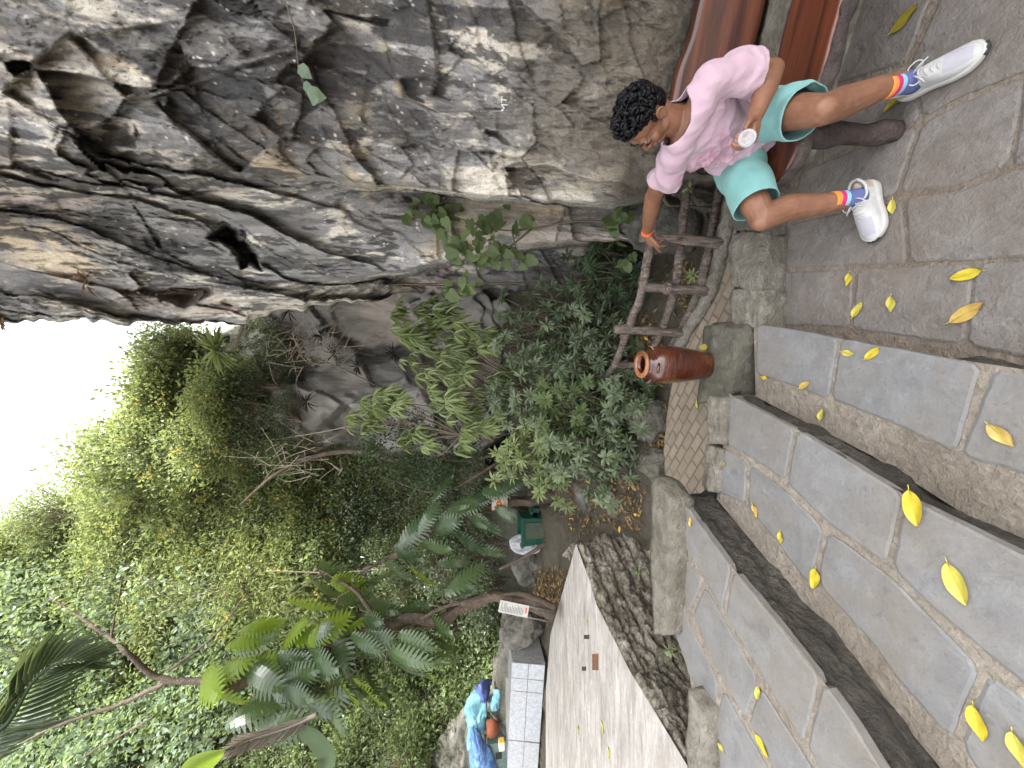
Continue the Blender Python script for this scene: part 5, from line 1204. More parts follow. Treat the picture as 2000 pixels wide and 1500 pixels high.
px_tree("dark_shrub", "dense dark small-leaved shrub below the black hollow in the rock wall", "shrub", [([(1000,880,5.4),(900,900,5.4),(820,880,5.4)], [.03,.02,.01]), ([(980,900,5.4),(860,960,5.4),(740,930,5.4)], [.025,.016,.008])],
    [(x, y, rr.uniform(5.2, 5.6)) for x, y in ell_pts(820, 880, 130, 70, 50, 9)], LEAF['dark'], .06, .034, 'dia', 60, .10, .2, 33)
# vine with lobed leaves on the cliff's cleft
def vine(name, label, stems, leaves, mat, L, seed, tpl='heart', smat=M_TWIG, droop=.7, stemr=.009, cat="vine"):
    rg = np.random.default_rng(seed); root = empty(name, QY(*stems[0][0]), label, cat); tm = MB(); lm = MB()
    for pts in stems:
        P_ = spline([QY(*p) for p in pts], 8); v, f = tube(P_, lerps([stemr, stemr * .75, stemr * .3], len(P_)), 7); tm.add(v, f, .3)
    tm.build("stem", smat, root)
    if leaves:
        n = len(leaves); pos = np.array([tuple(QY(*p)) for p in leaves]); d = unit(rg.normal(0, .5, (n, 3)) + np.array([-.5, -.25, -droop])); nm = unit(rg.normal(0, .35, (n, 3)) + np.array([-.1, -.75, .75]))
        Ls = L * rg.uniform(.6, 1.25, n); add_cloud(lm, pos, d, nm, Ls, Ls * .82, np.clip(rg.normal(.5, .22, n), 0, .9), tpl); lm.build("foliage", mat, root, smooth=False)
    return root
lv = ell_pts(830, 410, 45, 30, 24, 1) + ell_pts(900, 440, 60, 35, 22, 2) + ell_pts(930, 490, 65, 30, 26, 3) + ell_pts(900, 555, 35, 30, 12, 4) + ell_pts(985, 505, 55, 25, 12, 5) + ell_pts(1195, 432, 28, 16, 12, 6) + ell_pts(1010, 420, 60, 30, 8, 7) + ell_pts(1210, 500, 30, 30, 6, 8)
vine("climbing_vine", "climbing vine with big lobed pale-green leaves arching from the rock cleft", [[(1246,402,3.0),(1190,430,2.95),(1120,432,2.9),(1050,445,2.9),(990,450,2.9),(930,438,2.9),(860,412,2.9),(800,396,2.9)], [(1040,446,2.9),(990,485,2.85),(940,505,2.85),(890,522,2.85)], [(1000,450,2.9),(1010,500,2.85)]],
     [(x, y, 2.86 + rr.uniform(-.12, .12)) for x, y in lv], LEAF['mid'], .098, 51)
vine("hanging_vine", "thin stem hanging down the cliff face with three pale leaves at its tip", [[(540,-30,1.75),(560,10,1.75),(575,60,1.75),(583,130,1.75),(592,160,1.75),(598,188,1.75)]], [(582,128,1.74),(592,162,1.74),(598,180,1.74),(606,196,1.73)], LEAF['pale'], .075, 52, 'lance', droop=.9, stemr=.003)
# thin vines and roots on the rock walls
for i, (pts, r0, lab) in enumerate((
    ([(620,700,7.0),(700,735,7.0),(800,790,7.0),(860,830,7.0)], .012, "thin bare vine slanting across the far rock wall"),
    ([(430,870,7.6),(560,855,7.4),(690,830,7.2),(800,790,7.0)], .012, "long pale liana stretched along the far rock wall"),
    ([(790,555,4.4),(900,553,4.4),(1050,552,4.4),(1180,560,4.4)], .010, "taut dark root hanging beside the cliff cleft"),
    ([(640,612,4.9),(720,560,4.7),(880,558,4.6),(1010,556,4.6)], .014, "grey root running down the cliff's edge"),
    ([(780,900,6.7),(700,882,6.8),(620,890,6.9),(540,925,7.0),(470,985,7.2)], .055, "reddish leaning trunk lying against the far rock wall"),
    ([(520,1115,6.6),(650,1118,6.6),(770,1110,6.5)], .012, "thin straight stem among the dark plants left of the rock wall"),
    ([(1290,345,2.6),(1300,395,2.6),(1330,402,2.62),(1390,405,2.65)], .016, "brown pipe-like root behind the fence rails"))):
    vine("liana", lab, [pts], [], None, 0, 60 + i, smat=M_TRUNK if r0 > .03 else (M_PALE_TWIG if i in (1,) else M_TWIG), stemr=r0)
m = MB(); rg = np.random.default_rng(3)
for k in range(90):
    x, y = rg.uniform(520, 690), rg.uniform(640, 720); p = QY(x, y, 6.9); d = Vector((rg.normal(0, .5), rg.normal(0, .2), -.3 + rg.normal(0, .5))) * .5
    v, f = tube(spline([p, p + d * .5 + Vector(rg.normal(0, .06, 3)), p + d], 3), [.005, .0045, .004, .0035, .003, .002, .0015], 4, caps=False); m.add(v, f, .3)
tag(m.build("dry_twigs", M_PALE_TWIG, origin=QY(600, 680, 6.9)), "tangle of pale dry hanging twigs on the rock beside the cliff edge", "twigs")
m = MB()
for k in range(46):
    x, y = rg.uniform(500, 680), rg.uniform(860, 930); p = QY(x, y, 6.9); d = Vector((rg.normal(.1, .4), rg.normal(0, .2), .5 + rg.normal(0, .4))) * .6
    v, f = tube(spline([p, p + d * .5 + Vector(rg.normal(0, .06, 3)), p + d], 3), [.006, .0055, .005, .004, .003, .002, .0015], 4, caps=False); m.add(v, f, .3)
tag(m.build("dry_twigs", M_PALE_TWIG, origin=QY(580, 890, 6.9)), "tangle of pale arching dry stems above the leaning trunk", "twigs")
def tuft(name, label, px, Y, n, L, W, mat, seed, axis=(0, -.5, .6), group=None, elev=(-.1, 1.1), stem=None, cat="plant"):
    rg = np.random.default_rng(seed); c = QY(px[0], px[1], Y); root = empty(name, c, label, cat, group); lm = MB(); rosette(lm, c, axis, n, L, W, .5, rg, elev, .25); lm.build("leaves", mat, root, smooth=False)
    if stem:
        v, f = tube(spline([QY(*p) for p in stem], 8), lerps([.035, .03, .025], 8 * (len(stem) - 1) + 1), 8); m = MB(); m.add(v, f, .3); m.build("trunk", M_PALE_TWIG, root)
    return root
tuft("yucca", "spiky green yucca rosette on a curved bare stem growing out of the cliff edge", (430, 682), 6.6, 70, .40, .035, LEAF['bright'], 71, (-.2, -.4, .8), stem=[(475,622,6.8),(470,650,6.7),(455,672,6.6),(432,682,6.6)])
for i, (px_, lab) in enumerate((((565, 607), "dark spiky tuft under the cliff's right edge"), ((628, 655), "dark spiky tuft, topmost on the far rock wall"), ((655, 690), "dark spiky tuft in the middle of the far rock wall"), ((700, 715), "dark spiky tuft lowest on the far rock wall"), ((590, 730), "dark spiky tuft on the wall's crack, left of the others"), ((600, 785), "small dark tuft near the leaning trunk"), ((770, 690), "dark tuft above the drooping bright shrub"))):
    p = hill_at(*px_); t_ = tuft("spiky_tuft", lab, px_, p.y - .25, 26, .24, .022, LEAF['black'], 80 + i, group="dark spiky tufts on the rock wall")
for i, px_ in enumerate(((168, 546), (8, 618))):
    p = cliff_at(px_[0], px_[1], .04); tuft("red_plant", ("small magenta-leaved plant on the upper cliff", "magenta-leaved plant at the cliff's top edge")[i], px_, p.y, 9, .16, .04, LEAF['red'], 90 + i)
# ------------------------------------------------------------------ big-leaved climber: split leaves
def split_leaf(rg, L, W, nl=11):
    """blade cut into fingers on both sides of a drooping midrib; x along the leaf"""
    V = []; F = []; rib = []
    for i in range(nl + 1):
        t = i / nl; rib.append((L * (t - .12 * t * t), 0.0, -L * .33 * t * t))
    for i in range(nl):
        t = (i + .5) / nl; w = W * (math.sin(math.pi * (0.10 + 0.86 * t)) ** .75)
        a, b = np.array(rib[i]), np.array(rib[i + 1]); mid = (a + b) / 2
        for sg in (-1, 1):
            n = len(V); out = np.array([L * .10 * (0.4 + t), sg * w, -w * .28]); g = .40
            pts = [a, b, a * .5 + b * .5 + (b - a) * (.44) + out * .55 + np.array([0, 0, .012]), a * .5 + b * .5 - (b - a) * .44 + out * .55 + np.array([0, 0, .012]), mid + (b - a) * g * .45 + out, mid - (b - a) * g * .35 + out * .97]
            V += [tuple(p) for p in pts]; q = [(n, n + 3, n + 2, n + 1), (n + 3, n + 5, n + 4, n + 2)]
            F += q if sg > 0 else [tuple(reversed(x)) for x in q]
    return np.array(V), F
def put_leaf(mb, V, F, p, d, nrm, tone, petiole=None, pm=None):
    x = Vector(d).normalized(); z = Vector(nrm); y = z.cross(x).normalized(); z = x.cross(y); M_ = np.array([x, y, z]); mb.add(V @ M_ + np.array(p), F, tone)
    if petiole is not None:
        v, f = tube(spline([petiole, (Vector(petiole) + Vector(p)) * .5 + Vector((0, 0, .06)), Vector(p)], 4), .006, 5, caps=False); pm.add(v, f, .3)
def climber(name, label, trunks, leaves, seed, bark=M_TRUNK):
    rg = np.random.default_rng(seed); root = empty(name, QY(*trunks[0][0][0]), label, "tree"); tm = MB(); axis = []
    for k, (pts, rad) in enumerate(trunks):
        P_ = spline([QY(*p) for p in pts], 10); axis += P_; v, f = tube(P_, lerps(rad, len(P_)), 14); V = np.array(v); V += np.stack([fbm(V * np.array([14, 14, 3]) + k, 4, 1), fbm(V * np.array([14, 14, 3]) + k, 4, 2), V[:, 0] * 0], 1) * rad[0] * .8; tm.add(V, f, .3)
    tm.build("trunk", bark, root)
    for i, (x, y, Y, L, lit) in enumerate(leaves):
        p = QY(x, y, Y); near = min(axis, key=lambda q: (q - p).length); o = (p - near); o.z = 0
        o = o.normalized() if o.length > .02 else Vector((rg.normal(), rg.normal(), 0)).normalized()
        d = o * .75 + Vector((rg.normal(0, .35), rg.normal(-.15, .3), -.75 + rg.normal(0, .25))); nm = o * .6 + Vector((rg.normal(0, .25), -.35, .75))
        V, F = split_leaf(rg, L, L * .30, 11); lm = MB(); pm = MB(); put_leaf(lm, V, F, p - d.normalized() * L * .4, d, nm, float(np.clip(rg.normal(.5, .25), 0, 1)), near, pm)
        pm.add([(0, 0, -50)], []) if False else None
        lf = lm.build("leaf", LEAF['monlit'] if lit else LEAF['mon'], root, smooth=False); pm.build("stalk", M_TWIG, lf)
    return root
L1 = [(395,1330,4.4,.62,1),(425,1365,4.4,.55,1),(480,1245,4.5,.50,1),(500,1220,4.6,.45,1),(440,1310,4.4,.5,1),(545,1290,4.5,.5,0),(540,1350,4.4,.55,0),(590,1190,4.6,.55,1),(620,1150,4.7,.5,0),(645,1120,4.8,.5,0),(685,1165,4.7,.5,0),
      (735,1190,4.7,.5,0),(600,1290,4.4,.55,0),(650,1330,4.3,.55,0),(700,1290,4.4,.5,0),(750,1275,4.4,.55,0),(775,1225,4.5,.45,0),(655,1255,4.4,.55,0),(720,1340,4.3,.5,0),(785,1310,4.3,.5,0),(810,1270,4.4,.45,0),(600,1385,4.2,.6,0),(540,1420,4.2,.6,0),
      (610,1235,4.5,.5,1),(570,1330,4.3,.5,0),(690,1215,4.6,.5,1),(830,1240,4.5,.4,0),(640,1390,4.2,.5,0),(760,1350,4.3,.45,0),(560,1240,4.5,.5,1),(480,1390,4.3,.6,0),(700,1380,4.2,.5,0),(860,1200,4.6,.4,0),(900,1150,4.7,.4,0),(500,1320,4.3,.55,0),(840,1290,4.4,.4,0),(670,1140,4.7,.45,1),(725,1130,4.8,.45,0)]
_r = random.Random(8)
for _ in range(44):
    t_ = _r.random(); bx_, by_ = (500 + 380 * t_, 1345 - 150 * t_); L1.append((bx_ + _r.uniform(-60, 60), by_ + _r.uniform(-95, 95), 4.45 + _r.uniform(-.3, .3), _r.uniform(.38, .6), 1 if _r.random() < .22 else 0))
climber("twisted_tree", "twisted brown tree wrapped in big split-leaved climber, standing at the pale terrace's far corner", [([(1082,1195,4.35),(1040,1176,4.4),(985,1166,4.45),(955,1166,4.5),(905,1182,4.5),(860,1215,4.5),(800,1212,4.5),(740,1225,4.5),(690,1245,4.5),(620,1270,4.5),(540,1310,4.5),(440,1335,4.5)], [.10,.075,.06,.055,.055,.06,.06,.05,.05,.05,.045,.035]),
    ([(1084,1185,4.3),(1040,1166,4.35),(990,1158,4.42),(930,1172,4.48),(860,1190,4.48),(780,1235,4.46)], [.04,.03,.03,.025,.022,.018]), ([(1080,1205,4.28),(1030,1188,4.35),(980,1174,4.4)], [.03,.025,.02]), ([(740,1225,4.5),(700,1160,4.6),(640,1120,4.7)], [.03,.022,.014]), ([(620,1270,4.5),(560,1380,4.4),(520,1420,4.3)], [.035,.03,.02])], L1, 101)
L2 = [(800,1045,5.1,.6,0),(840,1075,5.0,.55,0),(862,1032,5.0,.5,0),(875,1003,5.1,.5,0),(905,985,5.1,.5,0),(935,972,5.1,.45,0),(828,1015,5.1,.5,0),(905,1060,5.0,.5,0),(945,1080,5.0,.5,0),(950,1030,5.0,.4,0),(785,1085,5.1,.5,0),(962,958,5.0,.45,0),(995,945,4.9,.45,0),(855,955,5.2,.45,0),(770,1120,5.1,.5,0),(815,1130,5.0,.45,1),(880,1105,5.0,.45,0),(980,1000,5.0,.35,0),(925,1015,5.0,.4,0)]
climber("slender_tree", "slender reddish trunk with drooping split leaves behind the green bin", [([(1090,965,5.3),(1040,978,5.3),(985,982,5.3),(930,1000,5.3),(880,1022,5.3),(820,1048,5.3),(770,1085,5.3),(700,1120,5.3)], [.085,.07,.06,.05,.045,.04,.03,.02])], L2, 102)
# palm frond reaching in at the top, banana blade, withered frond
def frond(name, label, pts, Y, n, L, W, mat, seed, sp=1.0, cat="palm frond", fold=.25):
    rg = np.random.default_rng(seed); P_ = spline([QY(x, y, Y + dy) for x, y, dy in pts], 14); root = empty(name, P_[0], label, cat); v, f = tube(P_, lerps([.022, .014, .004], len(P_)), 7); m = MB(); m.add(v, f, .4); m.build("midrib", mat, root)
    lm = MB(); 
    for i in range(n):
        t = .06 + .93 * i / n; k = min(int(t * (len(P_) - 1)), len(P_) - 2); p = P_[k].lerp(P_[k + 1], t * (len(P_) - 1) - k); ax = (P_[k + 1] - P_[k]).normalized(); sd = ax.cross(Vector((0, -1, 0))).normalized()
        for sg in (-1, 1):
            d = (ax * (.75) + sd * sg * (.75 - .3 * t) * sp + Vector((0, -.1, -.18 + rg.normal(0, .04)))).normalized(); l = L * (math.sin(math.pi * (.15 + .8 * t)) ** .6) * rg.uniform(.9, 1.1)
            nm = Vector((0, -.6, .6)) + sd * sg * fold; add_cloud(lm, [tuple(p)], [tuple(d)], [tuple(nm)], l, W, rg.uniform(.2, .7), 'lance')
    lm.build("leaflets", mat, root, smooth=False); return root
frond("palm_frond", "dark green palm frond reaching in at the top left corner", [(-90,1520,0),(-20,1440,0),(20,1405,0),(66,1330,0),(115,1296,.02),(192,1288,.05)], 3.2, 34, .42, .042, LEAF['dark'], 111)
frond("withered_frond", "withered brown palm frond hanging below the split leaves at the left edge", [(620,1395,0),(560,1420,0),(500,1440,0),(440,1465,0)], 3.9, 44, .30, .013, LEAF['withered'], 112, .35, cat="frond")
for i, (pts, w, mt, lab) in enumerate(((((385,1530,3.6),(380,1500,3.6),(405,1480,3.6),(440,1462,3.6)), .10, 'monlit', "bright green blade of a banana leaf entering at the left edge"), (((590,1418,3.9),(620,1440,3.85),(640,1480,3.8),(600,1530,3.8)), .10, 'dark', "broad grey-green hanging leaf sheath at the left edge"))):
    P_ = spline([QY(*p) for p in pts], 8); m = MB(); V = []
    for k, p in enumerate(P_):
        t = k / (len(P_) - 1); ax = (P_[min(k + 1, len(P_) - 1)] - P_[max(k - 1, 0)]).normalized(); sd = ax.cross(Vector((0, -1, .2))).normalized(); ww = w * math.sin(math.pi * (.12 + .86 * t)) ** .6
        V += [tuple(p - sd * ww + Vector((0, -.04, 0))), tuple(p - sd * ww * .5 + Vector((0, -.015, 0))), tuple(p), tuple(p + sd * ww * .5 + Vector((0, -.015, 0))), tuple(p + sd * ww + Vector((0, -.04, 0)))]
    m.add(V, [(k * 5 + j, k * 5 + j + 1, k * 5 + j + 6, k * 5 + j + 5) for k in range(len(P_) - 1) for j in range(4)], .6); tag(m.build("banana_leaf" if i == 0 else "leaf_sheath", LEAF[mt], origin=P_[0]), lab, "leaf")
# little plants by the fence and on the wall
for i, (px_, Y, n, lab) in enumerate((((1360, 530), 2.5, 3, "weed with jagged green leaves growing through the fence rails"), ((1432, 330), 2.2, 3, "green sprig sticking up beside the bench's left end"), ((1345, 352), 2.4, 1, "tiny sprig between the rails and the timber backrest"), ((1255, 1105), 3.2, 2, "small green weed growing out of the rough stone wall"), ((1310, 1260), 2.35, 2, "grass-like weed at the foot of the rough stone wall"))):
    rg = np.random.default_rng(120 + i); c = QY(px_[0], px_[1], Y); root = empty("weed", c, lab, "weed"); lm = MB()
    for k in range(n): rosette(lm, c + Vector(rg.normal(0, .04, 3)), (rg.normal(-.3, .3), -.4, .8), 8, .055, .018, .65, rg, (0, 1.1), .1)
    lm.build("leaves", LEAF['bright'], root, smooth=False)
# ------------------------------------------------------------------ leaf litter
def ground_hit(px, py):
    x, y, d = ray(px, py); t = 1.0
    while t < 12:
        if CAM_H + d * t < float(ground_z(x * t, y * t)): break
        t += .03
    return Vector((x * t, y * t, float(ground_z(x * t, y * t)) + .02))
m = MB(); rg = np.random.default_rng(5); pos = []
for P_, n in (([(1290,780),(1318,800),(1322,900),(1300,905),(1285,860)], 260), ([(1050,1110),(1112,1110),(1100,1200),(1070,1215),(1050,1180)], 520), ([(1090,930),(1260,940),(1265,1040),(1150,1040),(1095,1010)], 420), ([(1260,600),(1310,690),(1280,760),(1240,700)], 200), ([(1330,480),(1400,560),(1320,640),(1300,520)], 80)):
    k = 0; xs_ = [p[0] for p in P_]; ys_ = [p[1] for p in P_]
    while k < n:
        x, y = rg.uniform(min(xs_), max(xs_)), rg.uniform(min(ys_), max(ys_))
        if in_poly(x + rg.normal(0, 14), y + rg.normal(0, 18), P_): pos.append(tuple(ground_hit(x, y))); k += 1
pos = np.array(pos); n = len(pos); pos[:, 2] += rg.uniform(0, .05, n)
add_cloud(m, pos, unit(rg.normal(0, 1, (n, 3)) * np.array([1, 1, .35])), unit(rg.normal(0, .5, (n, 3)) + np.array([0, 0, 1])), rg.uniform(.035, .085, n), rg.uniform(.018, .036, n), rg.uniform(0, 1, n), 'lance')
tag(m.build("leaf_litter", LEAF['dry'], smooth=False), "dry brown and yellow fallen leaves lying in drifts on the soil", None, None, "stuff")
# ------------------------------------------------------------------ rocks
boulder("boulder", QY(1268, 822, 3.35) + Vector((0, .1, -.06)), (.24, .22, .22), 3, M_BLOCKD, "dark rounded boulder between the path and the shrubs", amp=.18)
boulder("boulder", QY(1292, 912, 3.2) + Vector((0, .1, -.05)), (.16, .22, .20), 5, M_BLOCKD, "brown rock at the end of the brick path beside the rough wall")
boulder("boulder", QY(1225, 985, 3.7) + Vector((0, .1, 0)), (.22, .22, .19), 6, M_BOULD, "pale rough rock among dry leaves beside the wall's corner")
boulder("boulder", QY(1150, 960, 4.4), (.26, .25, .20), 7, M_BOULD, "pale rock on the leaf-strewn slope below the green bin")
boulder("boulder", QY(1020, 1225, 5.4), (.35, .3, .35), 8, M_BOULD, "grey rock standing behind the slanted notice board")
boulder("boulder", QY(1025, 1290, 5.7), (.45, .35, .40), 9, M_BOULD, "grey rock at the right end of the grey sheet-clad box")
boulder("boulder", QY(905, 1475, 6.6), (.75, .5, .55), 10, M_BOULD, "big pale rock behind the blue tarpaulin")
boulder("boulder", QY(1035, 1100, 5.9), (.35, .3, .28), 12, M_BOULD, "rock covered by low plants left of the white sack")
boulder("boulder", QY(1000, 1350, 6.3), (.8, .5, .45), 14, M_BOULD, "long grey rock running behind the grey sheet-clad box")
boulder("boulder", QY(1300, 430, 2.95), (.34, .2, .42), 15, M_BOULD, "brown rock face seen between the fence rails under the man's arm", amp=.12)
stone("cement_ledge", [QY(1075, 968, 5.3), QY(1080, 1075, 5.2), QY(1062, 1078, 5.9), QY(1060, 965, 5.9)], 0.22, 0.50, 0.02, 31, M_BLOCK, "pale cement ledge that the green bin stands on", "ledge", None, nx=24)
# ------------------------------------------------------------------ things left about in the background
def bx(mb, c, u, w, h, tone=.3, mi=0):
    """box: c base centre, u and w half vectors, h height"""
    c, u, w = Vector(c), Vector(u), Vector(w); up = Vector((0, 0, h)); q = [c - u - w, c + u - w, c + u + w, c - u + w]
    mb.add([tuple(p) for p in q] + [tuple(p + up) for p in q], [(3, 2, 1, 0), (4, 5, 6, 7), (0, 1, 5, 4), (1, 2, 6, 5), (2, 3, 7, 6), (3, 0, 4, 7)], tone, mi)
M_BIN = simple("green_plastic", (0.010, 0.055, 0.035), 0.4, 0.3, 12); M_BINP = simple("bin_panel", (0.04, 0.055, 0.035), 0.55, 0.3, 20); M_TEAL = simple("teal_plastic", (0.06, 0.24, 0.22), 0.5, 0.2, 12)
bb = QY(1061, 1030, 5.55); bb.z = 0.49
bin_ = empty("waste_bin", bb, "dark green plastic waste bin standing on the cement ledge among plants", "bin")
m = MB(); H = .46
prof_ = [(-.21, -.16), (.21, -.16), (.21, .16), (-.21, .16)]
V = [(bb.x + x * .86, bb.y + y * .86, bb.z) for x, y in prof_] + [(bb.x + x, bb.y + y, bb.z + H) for x, y in prof_] + [(bb.x + x * .92, bb.y + y * .9, bb.z + H) for x, y in prof_] + [(bb.x + x * .8, bb.y + y * .8, bb.z + .03) for x, y in prof_]
F = [(3, 2, 1, 0)] + [(k + i, k + (i + 1) % 4, k + 4 + (i + 1) % 4, k + 4 + i) for k in (0, 4, 8) for i in range(4)] + [(12, 13, 14, 15)]
m.add(V, F); m.build("body", M_BIN, bin_, smooth=False)
m = MB(); bx(m, bb + Vector((.02, -.158, .05)), (.12, 0.0, 0), (0, .008, 0), .34); m.build("front_panel", M_BINP, bin_, smooth=False)
m = MB()
for y in (-.168, .168): bx(m, bb + Vector((0, y, H - .03)), (.222, 0, 0), (0, .010, 0), .035)
for x in (-.218, .218): bx(m, bb + Vector((x, 0, H - .03)), (.010, 0, 0), (0, .158, 0), .035)
m.build("rim", M_BIN, bin_, smooth=False)
for i, (dx, mt, rz) in enumerate(((.30, M_TEAL, .3), (.37, M_BIN, -.4))):
    c_ = QY(1050, 1006 - 8 * i, 5.6); m = MB(); d = Vector((math.cos(rz), 0, math.sin(rz))); bx(m, c_, d * .07, (0, .08, 0), .09); bx(m, c_ + Vector((0, 0, .09)), d * .078, (0, .088, 0), .012); tag(m.build("plastic_tub", mt, smooth=False, origin=c_), ("pale teal plastic tub lying beside the green bin", "darker tub leaning behind the teal one beside the bin")[i], "tub")
# no-fire sign
M_WHITE = simple("white_enamel", (0.38, 0.365, 0.335), 0.5, 0.1, 20); M_RED = simple("sign_red", (0.45, 0.03, 0.02), 0.5, 0.1, 20); M_ORG = simple("sign_orange", (0.62, 0.30, 0.02), 0.5, 0.1, 20); M_BLACK = simple("sign_black", (0.02, 0.018, 0.018), 0.6, 0.1, 20); M_GREYT = simple("notice_grey", (0.16, 0.16, 0.17), 0.6, 0.1, 20)
sc_ = QY(976, 981, 5.15); sg_ = empty("no_fire_sign", sc_, "small white square sign with flame picture and red words, hung on the slender trunk", "sign")
def quad_px(mb, pts, y, mi=0):
    mb.add([(sc_.x + a, sc_.y + y, sc_.z + b) for a, b in pts], [tuple(range(len(pts)))], .3, mi)
m = MB(); bx(m, sc_ + Vector((0, .006, -.115)), (.108, 0, 0), (0, .006, 0), .23); m.build("plate", M_WHITE, sg_, smooth=False)
m = MB()
for a, b, c_, d in ((-.108, -.115, .216, .006), (-.108, .109, .216, .006), (-.108, -.109, .006, .218), (.102, -.109, .006, .218)): quad_px(m, [(a, b), (a + c_, b), (a + c_, b + d), (a, b + d)], -.003)
m.build("border", M_RED, sg_, smooth=False)
def disc(cx, cz, rx, rz, n=24, f=1.0): return [(cx + rx * math.cos(t), cz + rz * math.sin(t)) for t in np.linspace(0, 2 * math.pi * f, n, endpoint=False)]
m = MB(); quad_px(m, disc(-.025, .012, .052, .038), -.003); quad_px(m, [(.01, .02), (.055, .035), (.05, .005), (.02, -.01)], -.0035); m.build("flame_glow", M_RED, sg_, smooth=False)
m = MB(); quad_px(m, [(-.06, .005), (-.045, .04), (-.03, .02), (-.02, .045), (-.005, .015), (.0, -.005), (-.03, -.015)], -.006); quad_px(m, [(.015, .018), (.04, .028), (.036, .008)], -.006); m.build("flame", M_ORG, sg_, smooth=False)
m = MB(); quad_px(m, [(.035, .0), (.085, .0), (.08, .055), (.045, .055)], -.0045); 
for s in (-1, 1):
    a = (-.09 * s, -.065 + .02); quad_px(m, [(-.09 * s - .004, .09), (-.09 * s + .004, .09), (-.05 * s + .004, .055), (-.05 * s - .004, .055)][::s], -.005); quad_px(m, [(.09 * s - .004, -.045), (.09 * s + .004, -.045), (.05 * s + .004, -.02), (.05 * s - .004, -.02)][::s], -.005)
m.build("bucket_and_strokes", M_BLACK, sg_, smooth=False)
def text_obj(name, body, size, mat, parent, loc, rot, thick=0.001):
    cu = bpy.data.curves.new(name, 'FONT'); cu.body = body; cu.size = size; cu.align_x = 'CENTER'; cu.align_y = 'CENTER'; cu.extrude = thick
    o = bpy.data.objects.new(name, cu); COL.objects.link(o); dg = bpy.context.evaluated_depsgraph_get(); me = bpy.data.meshes.new_from_object(o.evaluated_get(dg)); bpy.data.objects.remove(o)
    me.materials.clear(); me.materials.append(mat); q = bpy.data.objects.new(name, me); link(q, parent); q.location = Vector(loc) - (parent_world(parent) if parent else Vector((0, 0, 0))); q.rotation_euler = rot; return q
text_obj("words", "CẤM LỬA", .045, M_RED, sg_, sc_ + Vector((0, -.003, -.078)), (R(90), 0, 0))
# slanted notice board
nb_ = QY(1072, 1203, 4.25); nt_ = QY(975, 1183, 4.3); no = empty("notice_board", nb_, "slanted grey-white notice board with small print on a metal frame leaning by the twisted tree", "notice board")
M_METAL = simple("grey_metal", (0.22, 0.22, 0.21), 0.45, 0.2, 20, Metallic=0.6)
ax = (nt_ - nb_).normalized(); sd = Vector((.9, .35, 0)); sd = (sd - ax * sd.dot(ax)).normalized(); nr = sd.cross(ax).normalized()
m = MB()
for s in (-.055, .055): v, f = tube([nb_ + sd * s, nt_ + sd * s], .009, 8); m.add(v, f)
m.build("frame", M_METAL, no)
LB = (nt_ - nb_).length
def nq(mb, a0, a1, s0, s1, off): P4 = [nb_ + ax * (LB * a) + sd * s + nr * off for a, s in ((a0, s0), (a0, s1), (a1, s1), (a1, s0))]; mb.add([tuple(p) for p in P4], [(0, 1, 2, 3)])
sgn = 1 if nr.y < 0 else -1
m = MB(); P8 = [nb_ + ax * (LB * a) + sd * s + nr * o_ for o_ in (.004, .012) for a, s in ((.42, -.062), (.42, .062), (1.0, .062), (1.0, -.062))]
m.add([tuple(p) for p in P8], [(3, 2, 1, 0), (4, 5, 6, 7), (0, 1, 5, 4), (1, 2, 6, 5), (2, 3, 7, 6), (3, 0, 4, 7)]); m.build("panel", M_WHITE, no, smooth=False)
m = MB(); off = .0135 if sgn > 0 else .0025; rr = random.Random(2)
for k in range(15): a = .955 - k * .030; nq(m, a - .007, a + .007, -.048, .048 - rr.uniform(0, .05) * (k > 0), off)
m.build("print_lines", M_GREYT, no, smooth=False)
m = MB(); nq(m, .45, .49, -.02, .04, off); m.build("red_mark", simple("faded_red", (0.36, 0.12, 0.09), .6), no, smooth=False)
# grey sheet-clad box
def sheet_mat():
    n = N("cement_sheet"); v = n.coords(kind='World'); f = n.noise(v, 26, 5, .7); g = n.noise(v, 3, 4)
    c = n.mix(n.ramp(f, [(.35, 0), (.65, 1)]), (0.24, 0.25, 0.265), (0.37, 0.38, 0.395)); c = n.mix(n.ramp(g, [(.5, 0), (.7, .4)]), c, (0.30, 0.29, 0.27)); n.bump(f, .002); return n.set(c, .6, .3)
A_ = QZ(1066, 1300, ZT + .01); B_ = QZ(1052, 1500, ZT + .01); B_ = A_ + (B_ - A_) * 1.5; du = (B_ - A_).normalized(); back = Vector((-du.y, du.x, 0)); back = back if back.y > 0 else -back; Lx = (B_ - A_).length
box = empty("sheet_box", A_, "long grey box clad in flat cement sheets on the far side of the terrace", "box"); m = MB(); Hh = .47; lean = back * .10
for k0, k1 in ((0, .49), (.497, 1.0)):
    for h0, h1 in ((.03, .5), (.515, 1.0)):
        a, b = A_ + du * (Lx * k0), A_ + du * (Lx * k1); P4 = [a + lean * h0 + Vector((0, 0, Hh * h0)), b + lean * h0 + Vector((0, 0, Hh * h0)), b + lean * h1 + Vector((0, 0, Hh * h1)), a + lean * h1 + Vector((0, 0, Hh * h1))]; P4b = [p + back * .012 for p in P4]
        m.add([tuple(p) for p in P4 + P4b], [(0, 1, 2, 3), (7, 6, 5, 4), (1, 0, 4, 5), (2, 1, 5, 6), (3, 2, 6, 7), (0, 3, 7, 4)])
M_SHEET = sheet_mat(); m.build("front_sheet", M_SHEET, box, smooth=False)
